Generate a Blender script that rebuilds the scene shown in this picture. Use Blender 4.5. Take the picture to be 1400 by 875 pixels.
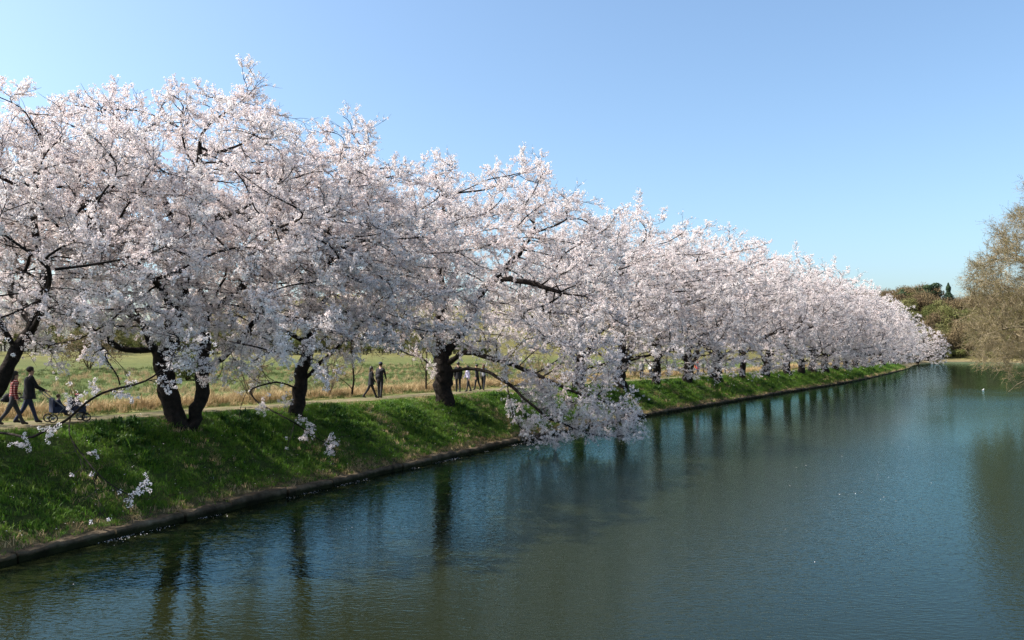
import bpy, bmesh, math, random
import numpy as np
from mathutils import Vector, Matrix, Quaternion
from math import sin, cos, pi, radians, sqrt, exp, atan2

sc = bpy.context.scene
COL = sc.collection
for o in list(bpy.data.objects):
    bpy.data.objects.remove(o, do_unlink=True)

# ---------------------------------------------------------------- camera, sky, sun, exposure
F = 1100.0                      # focal length in photo pixels (photo is 1400 x 875)
CAMZ = 4.7                      # metres above the water
PITCH = math.atan(44.5 / F)
cam = bpy.data.cameras.new('camera')
camo = bpy.data.objects.new('camera', cam)
COL.objects.link(camo)
cam.sensor_width = 36.0
cam.lens = F / 1400 * 36.0
cam.clip_start = 0.1
cam.clip_end = 9000
camo.location = (0, 0, CAMZ)
camo.rotation_euler = (pi / 2 + PITCH, 0, 0)
sc.camera = camo

SUN_AZ, SUN_EL = radians(-92), radians(47)     # azimuth from the view axis, negative = left
world = bpy.data.worlds.new('World')
sc.world = world
world.use_nodes = True
wn = world.node_tree
sky = wn.nodes.new('ShaderNodeTexSky')
sky.sky_type = 'NISHITA'
sky.sun_disc = False
sky.sun_elevation = SUN_EL
sky.sun_rotation = SUN_AZ
sky.altitude = 0
sky.air_density = 1.0
sky.dust_density = 2.5
sky.ozone_density = 3.0
wb = wn.nodes.new('ShaderNodeMixRGB')                 # slight white balance of the whole sky
wb.blend_type = 'MULTIPLY'
wb.inputs[0].default_value = 1.0
wb.inputs[2].default_value = (0.93, 1.005, 1.0, 1)
wn.links.new(sky.outputs[0], wb.inputs[1])
wn.links.new(wb.outputs[0], wn.nodes['Background'].inputs[0])
wn.nodes['Background'].inputs[1].default_value = 0.116

sl = bpy.data.lights.new('sun', 'SUN')
sl.energy = 5.0
sl.angle = radians(0.55)
sl.color = (1.0, 0.95, 0.88)
so = bpy.data.objects.new('sun', sl)
COL.objects.link(so)
sdir = Vector((sin(SUN_AZ) * cos(SUN_EL), cos(SUN_AZ) * cos(SUN_EL), sin(SUN_EL)))
so.rotation_euler = sdir.to_track_quat('Z', 'Y').to_euler()
so.location = sdir * 60

sc.view_settings.view_transform = 'Standard'
sc.view_settings.look = 'None'
sc.view_settings.exposure = 1.14
sc.view_settings.gamma = 1.0
sc.view_settings.use_curve_mapping = False
sc.render.engine = 'CYCLES'
sc.cycles.max_bounces = 4
sc.cycles.diffuse_bounces = 3
sc.cycles.glossy_bounces = 2
sc.cycles.transmission_bounces = 2
sc.cycles.transparent_max_bounces = 4
sc.cycles.sample_clamp_indirect = 4.0
sc.cycles.use_denoising = True
sc.cycles.denoiser = 'OPENIMAGEDENOISE'
sc.cycles.denoising_input_passes = 'RGB_ALBEDO_NORMAL'
sc.cycles.denoising_prefilter = 'NONE'

# ---------------------------------------------------------------- photo pixel -> world
def ray(px, py):
    u, v = (px - 700) / F, (437.5 - py) / F
    return np.array([u, cos(PITCH) - v * sin(PITCH), sin(PITCH) + v * cos(PITCH)])
def at(px, py, Y):
    r = ray(px, py)
    p = r * (Y / r[1])
    return np.array([p[0], p[1], p[2] + CAMZ])
def on_water(px, py):
    r = ray(px, py)
    p = r * (-CAMZ / r[2])
    return np.array([p[0], p[1]])
def proj(p):
    d = np.array([p[0], p[1], p[2] - CAMZ])
    c, s = cos(PITCH), sin(PITCH)
    z = d[1] * c + d[2] * s
    y = -d[1] * s + d[2] * c
    return 700 + F * d[0] / z, 437.5 - F * y / z, z

# ---------------------------------------------------------------- helpers
def tag(o, label=None, cat=None, group=None, kind=None):
    if label: o['label'] = label
    if cat: o['category'] = cat
    if group: o['group'] = group
    if kind: o['kind'] = kind
    return o
def empty(name, loc=(0, 0, 0), rz=0.0):
    o = bpy.data.objects.new(name, None)
    o.empty_display_size = 0.3
    COL.objects.link(o)
    o.location = loc
    o.rotation_euler = (0, 0, rz)
    return o
def mesh_from(name, verts, faces, mats=(), mi=None, smooth=False):
    me = bpy.data.meshes.new(name)
    me.from_pydata([tuple(v) for v in verts], [], [tuple(int(i) for i in f) for f in faces])
    for m in mats: me.materials.append(m)
    if mi is not None: me.polygons.foreach_set('material_index', np.asarray(mi, dtype=np.int32))
    if smooth: me.polygons.foreach_set('use_smooth', np.ones(len(me.polygons), dtype=bool))
    me.update()
    return me
def link(name, me, parent=None):
    o = bpy.data.objects.new(name, me)
    COL.objects.link(o)
    if parent: o.parent = parent
    return o
class MB:
    """collects shapes into one mesh"""
    def __init__(s): s.v, s.f, s.m = [], [], []
    def add(s, v, f, m=0):
        b = len(s.v)
        s.v += [tuple(x) for x in v]
        s.f += [tuple(i + b for i in q) for q in f]
        s.m += [m] * len(f)
    def tube(s, pts, rad, n=6, m=0, cap=True):
        v, f = tube(pts, rad, n, cap)
        s.add(v, f, m)
    def box(s, c, h, rz=0.0, m=0):
        v = []
        for dz in (-1, 1):
            for dx, dy in ((-1, -1), (1, -1), (1, 1), (-1, 1)):
                x, y = dx * h[0], dy * h[1]
                v.append((c[0] + x * cos(rz) - y * sin(rz), c[1] + x * sin(rz) + y * cos(rz), c[2] + dz * h[2]))
        s.add(v, [(3, 2, 1, 0), (4, 5, 6, 7), (0, 1, 5, 4), (1, 2, 6, 5), (2, 3, 7, 6), (3, 0, 4, 7)], m)
    def ball(s, c, r, n=10, k=7, m=0):
        v, f = [], []
        r = r if hasattr(r, '__len__') else (r, r, r)
        for j in range(k + 1):
            t = pi * j / k
            for i in range(n):
                a = 2 * pi * i / n
                v.append((c[0] + r[0] * sin(t) * cos(a), c[1] + r[1] * sin(t) * sin(a), c[2] + r[2] * cos(t)))
        for j in range(k):
            for i in range(n):
                f.append((j * n + i, (j + 1) * n + i, (j + 1) * n + (i + 1) % n, j * n + (i + 1) % n))
        s.add(v, f, m)
    def build(s, name, mats, parent=None, smooth=True):
        return link(name, mesh_from(name, s.v, s.f, mats if isinstance(mats, (list, tuple)) else [mats], s.m, smooth), parent)
def tube(pts, rad, n=6, cap=True):
    pts = np.asarray(pts, float)
    K = len(pts)
    rad = np.broadcast_to(np.asarray(rad, float), (K,))
    t = np.gradient(pts, axis=0)
    t /= np.linalg.norm(t, axis=1, keepdims=True) + 1e-9
    ref = np.array([0.31, 0.95, 0.05]) if abs(t[0][1]) < 0.8 else np.array([0.97, 0.2, 0.1])
    u = np.cross(t[0], ref); u /= np.linalg.norm(u) + 1e-9
    a = np.arange(n) * 2 * pi / n
    ca, sa = np.cos(a)[:, None], np.sin(a)[:, None]
    V = np.empty((K, n, 3))
    for i in range(K):
        u = u - t[i] * u.dot(t[i]); u /= np.linalg.norm(u) + 1e-9
        w = np.cross(t[i], u)
        V[i] = pts[i] + rad[i] * (ca * u + sa * w)
    f = []
    for i in range(K - 1):
        for j in range(n):
            k = (j + 1) % n
            f.append((i * n + j, i * n + k, (i + 1) * n + k, (i + 1) * n + j))
    if cap:
        f.append(tuple(range(n - 1, -1, -1)))
        f.append(tuple((K - 1) * n + j for j in range(n)))
    return V.reshape(-1, 3), f
def wob(x, y):
    """gentle unevenness of the ground, metres"""
    return (0.5 * np.sin(0.9 * x + 0.4 * y + 1.3) + 0.4 * np.sin(1.7 * y - 0.6 * x + 0.2) + 0.3 * np.sin(3.1 * x + 2.3 * y)
            + 0.25 * np.sin(5.3 * y - 3.9 * x + 2.0) + 0.6 * np.sin(0.23 * x - 0.31 * y))
def smooth01(t):
    t = np.clip(t, 0, 1)
    return t * t * (3 - 2 * t)

# ---------------------------------------------------------------- materials
def new_mat(name):
    m = bpy.data.materials.new(name)
    m.use_nodes = True
    nt = m.node_tree
    for n in list(nt.nodes): nt.nodes.remove(n)
    out = nt.nodes.new('ShaderNodeOutputMaterial')
    return m, nt, out
def N(nt, t, **kw):
    n = nt.nodes.new(t)
    for k, v in kw.items():
        if k[0] == '_': setattr(n, k[1:], v)
        else:
            key = int(k[1:]) if k[0] == 'i' and k[1:].isdigit() else k.replace('__', ' ')
            n.inputs[key].default_value = v
    return n
def noise(nt, scale, detail=4.0, rough=0.55, vec=None, dist=0.0):
    n = N(nt, 'ShaderNodeTexNoise')
    n.inputs['Scale'].default_value = scale
    n.inputs['Detail'].default_value = detail
    n.inputs['Roughness'].default_value = rough
    n.inputs['Distortion'].default_value = dist
    if vec is not None: nt.links.new(vec, n.inputs['Vector'])
    return n
def ramp(nt, fac, stops):
    r = N(nt, 'ShaderNodeValToRGB')
    e = r.color_ramp.elements
    while len(e) < len(stops): e.new(0.5)
    for k, (p, c) in enumerate(stops):
        e[k].position = p
        e[k].color = (*c, 1) if len(c) == 3 else c
    nt.links.new(fac, r.inputs[0])
    return r
def geo_pos(nt): return N(nt, 'ShaderNodeNewGeometry').outputs['Position']
def principled(nt, out, rough=0.8, spec=0.3):
    b = N(nt, 'ShaderNodeBsdfPrincipled')
    b.inputs['Roughness'].default_value = rough
    b.inputs['Specular IOR Level'].default_value = spec
    nt.links.new(b.outputs[0], out.inputs[0])
    return b
def bump(nt, h, b, strength=0.5, dist=0.05):
    k = N(nt, 'ShaderNodeBump')
    k.inputs['Strength'].default_value = strength
    k.inputs['Distance'].default_value = dist
    nt.links.new(h, k.inputs['Height'])
    nt.links.new(k.outputs[0], b.inputs['Normal'])
def mottled(name, c1, c2, scale=3.0, rough=0.85, spec=0.25, bs=0.4, bd=0.02, bscale=None, c3=None):
    m, nt, out = new_mat(name)
    b = principled(nt, out, rough, spec)
    p = N(nt, 'ShaderNodeTexCoord').outputs['Object']
    n = noise(nt, scale, 6, 0.6, p)
    st = [(0.32, c1), (0.68, c2)] + ([(0.8, c3)] if c3 else [])
    nt.links.new(ramp(nt, n.outputs['Fac'], st).outputs[0], b.inputs['Base Color'])
    n2 = noise(nt, bscale or scale * 6, 6, 0.65, p)
    bump(nt, n2.outputs['Fac'], b, bs, bd)
    return m
def leafy(name, cols, trans=0.35, rough=0.7, inst=True, spec=0.15):
    """thin petals or leaves: reflected plus transmitted light; a little hue change from clump to clump"""
    m, nt, out = new_mat(name)
    oi = N(nt, 'ShaderNodeObjectInfo')
    pos = geo_pos(nt)
    n = noise(nt, 0.9, 3, 0.6, pos)
    add = N(nt, 'ShaderNodeMath', _operation='ADD')
    mul = N(nt, 'ShaderNodeMath', _operation='MULTIPLY', i1=0.45)
    mul2 = N(nt, 'ShaderNodeMath', _operation='MULTIPLY', i1=0.55)
    nt.links.new(oi.outputs['Random'], mul.inputs[0])
    nt.links.new(n.outputs['Fac'], mul2.inputs[0])
    nt.links.new(mul.outputs[0], add.inputs[0])
    nt.links.new(mul2.outputs[0], add.inputs[1])
    k = len(cols)
    r = ramp(nt, add.outputs[0], [(0.2 + 0.6 * i / max(1, k - 1), c) for i, c in enumerate(cols)])
    d = N(nt, 'ShaderNodeBsdfPrincipled')
    d.inputs['Roughness'].default_value = rough
    d.inputs['Specular IOR Level'].default_value = spec
    t = N(nt, 'ShaderNodeBsdfTranslucent')
    mx = N(nt, 'ShaderNodeMixShader')
    mx.inputs[0].default_value = trans
    nt.links.new(r.outputs[0], d.inputs['Base Color'])
    nt.links.new(r.outputs[0], t.inputs['Color'])
    nt.links.new(d.outputs[0], mx.inputs[1])
    nt.links.new(t.outputs[0], mx.inputs[2])
    nt.links.new(mx.outputs[0], out.inputs[0])
    return m
M = {}
M['petal'] = leafy('petal', [(0.86, 0.745, 0.72), (0.885, 0.80, 0.775), (0.905, 0.85, 0.82)], 0.30, 0.8)
M['petal_loose'] = leafy('petal_loose', [(0.78, 0.70, 0.70), (0.86, 0.80, 0.80)], 0.25, 0.8)
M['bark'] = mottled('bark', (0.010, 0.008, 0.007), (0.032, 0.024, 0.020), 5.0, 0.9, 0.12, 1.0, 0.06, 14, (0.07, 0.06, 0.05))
M['twig'] = mottled('twig', (0.030, 0.021, 0.018), (0.065, 0.047, 0.040), 6.0, 0.8, 0.2, 0.1, 0.01)
M['grass'] = leafy('grass', [(0.046, 0.112, 0.012), (0.088, 0.185, 0.018), (0.150, 0.215, 0.032)], 0.45, 0.55, spec=0.25)
M['field_grass'] = leafy('field_grass', [(0.058, 0.088, 0.022), (0.085, 0.115, 0.031), (0.14, 0.14, 0.055)], 0.25, 0.6)
M['straw'] = leafy('straw', [(0.26, 0.175, 0.085), (0.40, 0.29, 0.15), (0.47, 0.36, 0.20)], 0.25, 0.7)
M['weed'] = leafy('weed', [(0.022, 0.060, 0.012), (0.045, 0.10, 0.018)], 0.25, 0.5)
M['concrete'] = mottled('concrete', (0.035, 0.026, 0.017), (0.140, 0.108, 0.072), 1.7, 0.95, 0.1, 1.0, 0.06, 7, (0.28, 0.23, 0.16))
def wet_wall(m):
    nt = m.node_tree                                     # algae and wet stain up from the waterline
    b = next(n for n in nt.nodes if n.type == 'BSDF_PRINCIPLED')
    src = b.inputs['Base Color'].links[0].from_socket
    p = geo_pos(nt)
    sp = N(nt, 'ShaderNodeSeparateXYZ'); nt.links.new(p, sp.inputs[0])
    n = noise(nt, 3.0, 4, .6, p)
    ad = N(nt, 'ShaderNodeMath', _operation='MULTIPLY_ADD', i1=-.16); nt.links.new(n.outputs['Fac'], ad.inputs[0]); nt.links.new(sp.outputs[2], ad.inputs[2])
    rr = ramp(nt, ad.outputs[0], [(0.02, (.16, .22, .12)), (0.12, (1, 1, 1))])
    mx = N(nt, 'ShaderNodeMixRGB', _blend_type='MULTIPLY', i0=1.0)
    nt.links.new(src, mx.inputs[1]); nt.links.new(rr.outputs[0], mx.inputs[2]); nt.links.new(mx.outputs[0], b.inputs['Base Color'])
wet_wall(M['concrete'])
M['willow_twig'] = mottled('willow_twig', (0.14, 0.11, 0.065), (0.29, 0.235, 0.155), 4.0, 0.85, 0.15, 0.2, 0.01)
M['willow_bud'] = leafy('willow_bud', [(0.13, 0.125, 0.035), (0.20, 0.165, 0.06), (0.26, 0.18, 0.09)], 0.3, 0.7)
M['wood_brown'] = leafy('wood_brown', [(0.11, 0.075, 0.045), (0.16, 0.115, 0.06), (0.18, 0.14, 0.075)], 0.2, 0.8)
M['wood_olive'] = leafy('wood_olive', [(0.10, 0.10, 0.035), (0.145, 0.14, 0.048), (0.175, 0.165, 0.07)], 0.25, 0.8)
M['wood_green'] = leafy('wood_green', [(0.060, 0.075, 0.022), (0.10, 0.115, 0.032), (0.15, 0.15, 0.05)], 0.25, 0.7)
M['evergreen'] = leafy('evergreen', [(0.018, 0.034, 0.016), (0.030, 0.052, 0.022), (0.05, 0.07, 0.03)], 0.15, 0.6)

# ground: real colour of the soil, turf and sand comes in per vertex, broken up by noise
def ground_mat():
    m, nt, out = new_mat('ground')
    b = principled(nt, out, 0.95, 0.1)
    a = N(nt, 'ShaderNodeAttribute', _attribute_name='gcol')
    p = geo_pos(nt)
    n1 = noise(nt, 0.35, 5, 0.6, p)
    n2 = noise(nt, 4.0, 5, 0.65, p)
    r1 = ramp(nt, n1.outputs['Fac'], [(0.3, (0.72, 0.74, 0.70)), (0.7, (1.25, 1.2, 1.1))])
    r2 = ramp(nt, n2.outputs['Fac'], [(0.25, (0.6, 0.6, 0.6)), (0.75, (1.35, 1.3, 1.25))])
    mx = N(nt, 'ShaderNodeMixRGB', _blend_type='MULTIPLY', i0=1.0)
    mx2 = N(nt, 'ShaderNodeMixRGB', _blend_type='MULTIPLY', i0=1.0)
    nt.links.new(a.outputs['Color'], mx.inputs[1]); nt.links.new(r1.outputs[0], mx.inputs[2])
    nt.links.new(mx.outputs[0], mx2.inputs[1]); nt.links.new(r2.outputs[0], mx2.inputs[2])
    nt.links.new(mx2.outputs[0], b.inputs['Base Color'])
    bump(nt, n2.outputs['Fac'], b, 0.6, 0.08)
    return m
M['ground'] = ground_mat()
M['path'] = mottled('path', (0.075, 0.080, 0.032), (0.19, 0.145, 0.09), 1.6, 0.95, 0.1, 0.5, 0.02, 8, (0.24, 0.185, 0.12))
def water_mat():
    m, nt, out = new_mat('water')
    b = N(nt, 'ShaderNodeBsdfDiffuse')                    # murky green body of the pond
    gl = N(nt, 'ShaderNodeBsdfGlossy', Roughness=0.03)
    gl.inputs['Color'].default_value = (0.56, 0.88, 0.96, 1)  # blue-green tint painted into the reflection, imitating bluer sky mirrored by ripples
    fr = N(nt, 'ShaderNodeFresnel', IOR=1.33)
    mx = N(nt, 'ShaderNodeMixShader')
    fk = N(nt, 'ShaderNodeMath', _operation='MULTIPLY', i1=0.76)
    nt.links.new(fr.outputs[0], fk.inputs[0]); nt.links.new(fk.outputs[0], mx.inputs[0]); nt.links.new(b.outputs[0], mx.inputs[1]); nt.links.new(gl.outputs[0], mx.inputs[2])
    nt.links.new(mx.outputs[0], out.inputs[0])
    p = geo_pos(nt)
    mp = N(nt, 'ShaderNodeMapping')
    mp.inputs['Rotation'].default_value = (0, 0, radians(28))
    mp.inputs['Scale'].default_value = (1.0, 2.3, 1.0)
    nt.links.new(p, mp.inputs[0])
    n1 = noise(nt, 5.5, 1.5, 0.5, mp.outputs[0], 0.35)
    n2 = noise(nt, 1.1, 2, 0.5, mp.outputs[0], 0.6)
    n3 = noise(nt, 0.03, 2, 0.5, p)          # wind lanes and calm patches
    amp = ramp(nt, n3.outputs['Fac'], [(0.38, (0.45, 0.45, 0.45)), (0.62, (1.15, 1.15, 1.15))])
    s = N(nt, 'ShaderNodeMath', _operation='MULTIPLY')
    nt.links.new(n1.outputs['Fac'], s.inputs[0]); nt.links.new(amp.outputs[0], s.inputs[1])
    s2 = N(nt, 'ShaderNodeMath', _operation='MULTIPLY_ADD', i1=0.55)
    nt.links.new(n2.outputs['Fac'], s2.inputs[0]); nt.links.new(s.outputs[0], s2.inputs[2])
    sep = N(nt, 'ShaderNodeSeparateXYZ'); nt.links.new(p, sep.inputs[0])
    far = N(nt, 'ShaderNodeMapRange', i1=14.0, i2=110.0, i3=1.0, i4=0.22)     # the far reach lies sheltered and calmer
    nt.links.new(sep.outputs[1], far.inputs[0])
    s3 = N(nt, 'ShaderNodeMath', _operation='MULTIPLY')
    nt.links.new(s2.outputs[0], s3.inputs[0]); nt.links.new(far.outputs[0], s3.inputs[1])
    bump(nt, s3.outputs[0], gl, 1.0, 0.012)
    nt.links.new(gl.inputs['Normal'].links[0].from_socket, fr.inputs['Normal'])
    n4 = noise(nt, 0.05, 3, 0.5, p)
    c = ramp(nt, n4.outputs['Fac'], [(0.3, (0.009, 0.011, 0.004)), (0.7, (0.012, 0.014, 0.0055))])
    nt.links.new(c.outputs[0], b.inputs['Color'])
    return m
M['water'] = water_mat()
def plain(name, c, rough=0.8, spec=0.25, var=0.25):
    return mottled(name, tuple(x * (1 - var) for x in c), tuple(x * (1 + var) for x in c), 9.0, rough, spec, 0.25, 0.01, 60)
M['skin'] = plain('skin', (0.42, 0.25, 0.18), 0.55, 0.4, 0.08)
M['hair'] = plain('hair', (0.018, 0.013, 0.011), 0.5, 0.4)
M['hair_brown'] = plain('hair_brown', (0.09, 0.045, 0.022), 0.5, 0.4)
M['black_cloth'] = plain('black_cloth', (0.014, 0.014, 0.017))
M['charcoal_cloth'] = plain('charcoal_cloth', (0.035, 0.034, 0.038))
M['navy_cloth'] = plain('navy_cloth', (0.020, 0.026, 0.055))
M['denim'] = plain('denim', (0.05, 0.065, 0.11))
M['red_cloth'] = plain('red_cloth', (0.42, 0.030, 0.028))
M['lavender_cloth'] = plain('lavender_cloth', (0.45, 0.42, 0.58))
M['grey_cloth'] = plain('grey_cloth', (0.22, 0.22, 0.25))
M['pale_cloth'] = plain('pale_cloth', (0.66, 0.64, 0.63))
M['shoe'] = plain('shoe', (0.03, 0.025, 0.022), 0.6)
M['metal'] = plain('metal', (0.16, 0.16, 0.17), 0.4, 0.5)
def plaid():
    m, nt, out = new_mat('plaid')
    b = principled(nt, out, 0.85, 0.2)
    tc = N(nt, 'ShaderNodeTexCoord').outputs['Object']
    w1 = N(nt, 'ShaderNodeTexWave', _bands_direction='Z'); w1.inputs['Scale'].default_value = 4.5
    w2 = N(nt, 'ShaderNodeTexWave', _bands_direction='X'); w2.inputs['Scale'].default_value = 4.5
    nt.links.new(tc, w1.inputs[0]); nt.links.new(tc, w2.inputs[0])
    r1 = ramp(nt, w1.outputs['Fac'], [(0.45, (0.24, 0.035, 0.035)), (0.6, (0.36, 0.22, 0.20))])
    r2 = ramp(nt, w2.outputs['Fac'], [(0.5, (1, 1, 1)), (0.65, (0.45, 0.25, 0.25))])
    mx = N(nt, 'ShaderNodeMixRGB', _blend_type='MULTIPLY', i0=1.0)
    nt.links.new(r1.outputs[0], mx.inputs[1]); nt.links.new(r2.outputs[0], mx.inputs[2])
    nt.links.new(mx.outputs[0], b.inputs['Base Color'])
    return m
M['plaid'] = plaid()

# ---------------------------------------------------------------- instancing of sprigs, tufts and the like (geometry nodes, "stuff" only)
def scatter_group(name, sources):
    g = bpy.data.node_groups.new(name, 'GeometryNodeTree')
    g.interface.new_socket('Geometry', in_out='INPUT', socket_type='NodeSocketGeometry')
    g.interface.new_socket('Geometry', in_out='OUTPUT', socket_type='NodeSocketGeometry')
    n, L = g.nodes.new, g.links.new
    gi, go, jn = n('NodeGroupInput'), n('NodeGroupOutput'), n('GeometryNodeJoinGeometry')
    def attr(t, nm):
        a = n('GeometryNodeInputNamedAttribute'); a.data_type = t; a.inputs[0].default_value = nm
        return a.outputs[0]
    rot, scl, var = attr('FLOAT_VECTOR', 'rot'), attr('FLOAT_VECTOR', 'scl'), attr('INT', 'var')
    e = n('FunctionNodeEulerToRotation'); L(rot, e.inputs[0])
    for k, src in enumerate(sources):
        ip, oi, cmp = n('GeometryNodeInstanceOnPoints'), n('GeometryNodeObjectInfo'), n('FunctionNodeCompare')
        oi.inputs[0].default_value = src
        cmp.data_type = 'INT'; cmp.operation = 'EQUAL'
        ints = [s for s in cmp.inputs if s.type == 'INT']
        L(var, ints[0]); ints[1].default_value = k
        L(gi.outputs[0], ip.inputs['Points']); L(oi.outputs['Geometry'], ip.inputs['Instance'])
        L(cmp.outputs[0], ip.inputs['Selection']); L(e.outputs[0], ip.inputs['Rotation']); L(scl, ip.inputs['Scale'])
        L(ip.outputs[0], jn.inputs[0])
    L(jn.outputs[0], go.inputs[0])
    return g
def source(name, mb, mats):
    return bpy.data.objects.new(name, mesh_from(name, mb.v, mb.f, mats, mb.m))
def eulers(dirs, rolls):
    """XYZ eulers that turn +Z onto each direction, rolled about it"""
    out = np.empty((len(dirs), 3))
    for i, (d, r) in enumerate(zip(dirs, rolls)):
        q = Vector(d).to_track_quat('Z', 'Y') @ Quaternion((0, 0, 1), r)
        out[i] = q.to_euler()
    return out
def scatter(name, pts, rot, scl, var, group, parent=None):
    me = bpy.data.meshes.new(name)
    pts = np.asarray(pts, dtype=np.float32)
    me.vertices.add(len(pts))
    me.vertices.foreach_set('co', pts.ravel())
    a = me.attributes.new('rot', 'FLOAT_VECTOR', 'POINT'); a.data.foreach_set('vector', np.asarray(rot, np.float32).ravel())
    scl = np.asarray(scl, np.float32)
    if scl.ndim == 1: scl = np.repeat(scl[:, None], 3, 1)
    a = me.attributes.new('scl', 'FLOAT_VECTOR', 'POINT'); a.data.foreach_set('vector', scl.ravel())
    a = me.attributes.new('var', 'INT', 'POINT'); a.data.foreach_set('value', np.asarray(var, np.int32))
    o = link(name, me, parent)
    o['kind'] = 'stuff'
    md = o.modifiers.new('scatter', 'NODES'); md.node_group = group
    return o

# ---------------------------------------------------------------- shoreline of the long pond
ctrl = [on_water(0, 775) + np.array([-24.0, -52.0]), on_water(0, 775) + np.array([-9.4, -21.0])]
ctrl += [on_water(*q) for q in ((0, 775), (180, 730), (390, 680), (550, 643), (700, 608), (880, 570), (1000, 550), (1100, 533), (1178, 520), (1243, 504))]
N_LEFT = len(ctrl) - 1
ctrl += [np.array(q, float) for q in ((148, 297), (180, 352), (207, 392), (228, 402), (234, 380), (218, 342), (194, 304), (140, 205), (88, 125), (45, 62), (30, 30), (26, 0), (26, -40))]
def catmull(P, k=14):
    P = [2 * P[0] - P[1]] + list(P) + [2 * P[-1] - P[-2]]
    out, idx = [], []
    for i in range(1, len(P) - 2):
        for j in range(k):
            t = j / k
            out.append(0.5 * ((2 * P[i]) + (P[i + 1] - P[i - 1]) * t + (2 * P[i - 1] - 5 * P[i] + 4 * P[i + 1] - P[i + 2]) * t * t
                              + (3 * P[i] - P[i - 1] - 3 * P[i + 1] + P[i + 2]) * t ** 3))
            idx.append(i - 1 + t)
    out.append(P[-2]); idx.append(len(P) - 3)
    return np.array(out), np.array(idx)
SH, SHI = catmull(ctrl)
for _ in range(40):                                  # take out the kinks
    SH[1:-1] = 0.5 * SH[1:-1] + 0.25 * (SH[:-2] + SH[2:])
ARC = np.concatenate([[0], np.cumsum(np.linalg.norm(np.diff(SH, axis=0), axis=1))])
S_LEFT = float(np.interp(N_LEFT, SHI, ARC))
S_FAR1 = float(np.interp(N_LEFT + 7, SHI, ARC))
S_END = ARC[-1]
def shore(s):
    s = np.asarray(s, float)
    p = np.stack([np.interp(s, ARC, SH[:, 0]), np.interp(s, ARC, SH[:, 1])], -1)
    q = np.stack([np.interp(s + 1.5, ARC, SH[:, 0]), np.interp(s + 1.5, ARC, SH[:, 1])], -1) - np.stack([np.interp(s - 1.5, ARC, SH[:, 0]), np.interp(s - 1.5, ARC, SH[:, 1])], -1)
    q /= np.linalg.norm(q, axis=-1, keepdims=True) + 1e-9
    return p, np.stack([-q[..., 1], q[..., 0]], -1), q     # point, outward normal, tangent
PATH0, PATH1 = 4.95, 7.7
def zones(s):
    far = smooth01((s - S_LEFT - 2) / 22)
    right = smooth01((s - S_FAR1 + 30) / 60)
    return (1 - far), far * (1 - right), far * right
def prof(s, d):
    """ground height above the water at arc length s, distance d outward from the water's edge"""
    s, d = np.broadcast_arrays(np.asarray(s, float), np.asarray(d, float))
    p, n, t = shore(s)
    zc = np.interp(p[..., 1], [15, 27, 48, 121, 240], [2.50, 2.46, 2.27, 1.98, 1.80])
    def pl(xs, zs): return np.interp(d, xs, zs)
    tt = np.clip((d - 0.45) / 4.3, 0, 1)
    slope = 0.30 + (zc - 0.30) * (0.62 * tt + 0.38 * smooth01(tt) + 0.10 * np.sin(pi * tt))
    outer = zc + pl([4.7, 8, 9.2, 14, 45, 120, 170, 400], [0, 0.02, 0.06, -0.75, -0.45, 2.3, 2.9, 3.4])
    inner = pl([-5, 0, 0.06, 0.25, 0.45], [-1.7, -0.95, -0.85, 0.20, 0.30])
    zl = np.where(d < 0.45, inner, np.where(d < 4.75, slope, outer))
    zf = pl([-5, 0, 2, 8, 15, 60, 110, 200, 400], [-1.3, -0.06, 0.28, 1.3, 2.8, 18, 30, 33, 33])
    hill = smooth01((s - S_LEFT - 30) / 75)
    xx, yy = p[..., 0] + n[..., 0] * d, p[..., 1] + n[..., 1] * d
    zf = zf * (1 + 0.13 * np.sin(xx * .055 + 1.0) + 0.08 * np.sin(xx * .13 - yy * .05))
    zf = np.minimum(zf, 1.6) + np.maximum(zf - 1.6, 0) * hill + (1 - hill) * np.clip((d - 60) / 100, 0, 1) * 2.0
    zr = pl([-5, 0, 1.5, 4, 10, 30, 60, 400], [-1.3, -0.1, 0.9, 1.7, 2.3, 3.4, 6, 8])
    a, b, c = zones(s)
    x, y = p[..., 0] + n[..., 0] * d, p[..., 1] + n[..., 1] * d
    amp = np.interp(d, [0, 0.5, 1.2, 4.6, 4.9, 7.8, 9, 40], [0, 0.01, 0.045, 0.05, 0.015, 0.015, 0.05, 0.12])
    return a * zl + b * zf + c * zr + amp * wob(x, y)
def place(s, d):
    p, n, t = shore(s)
    return np.array([p[0] + n[0] * d, p[1] + n[1] * d, float(prof(s, d))])
def find_s(px, d, lo=None, hi=None):
    """arc length on the left bank where the line at distance d crosses photo column px"""
    ss = np.linspace(lo or 20, hi or S_LEFT + 60, 3000)
    p, n, t = shore(ss)
    q = p + n * d
    u = np.where(q[:, 1] > 5, 700 + F * q[:, 0] / np.maximum(q[:, 1], 5), -9e9)
    return float(ss[np.argmin(np.abs(u - px))])

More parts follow.
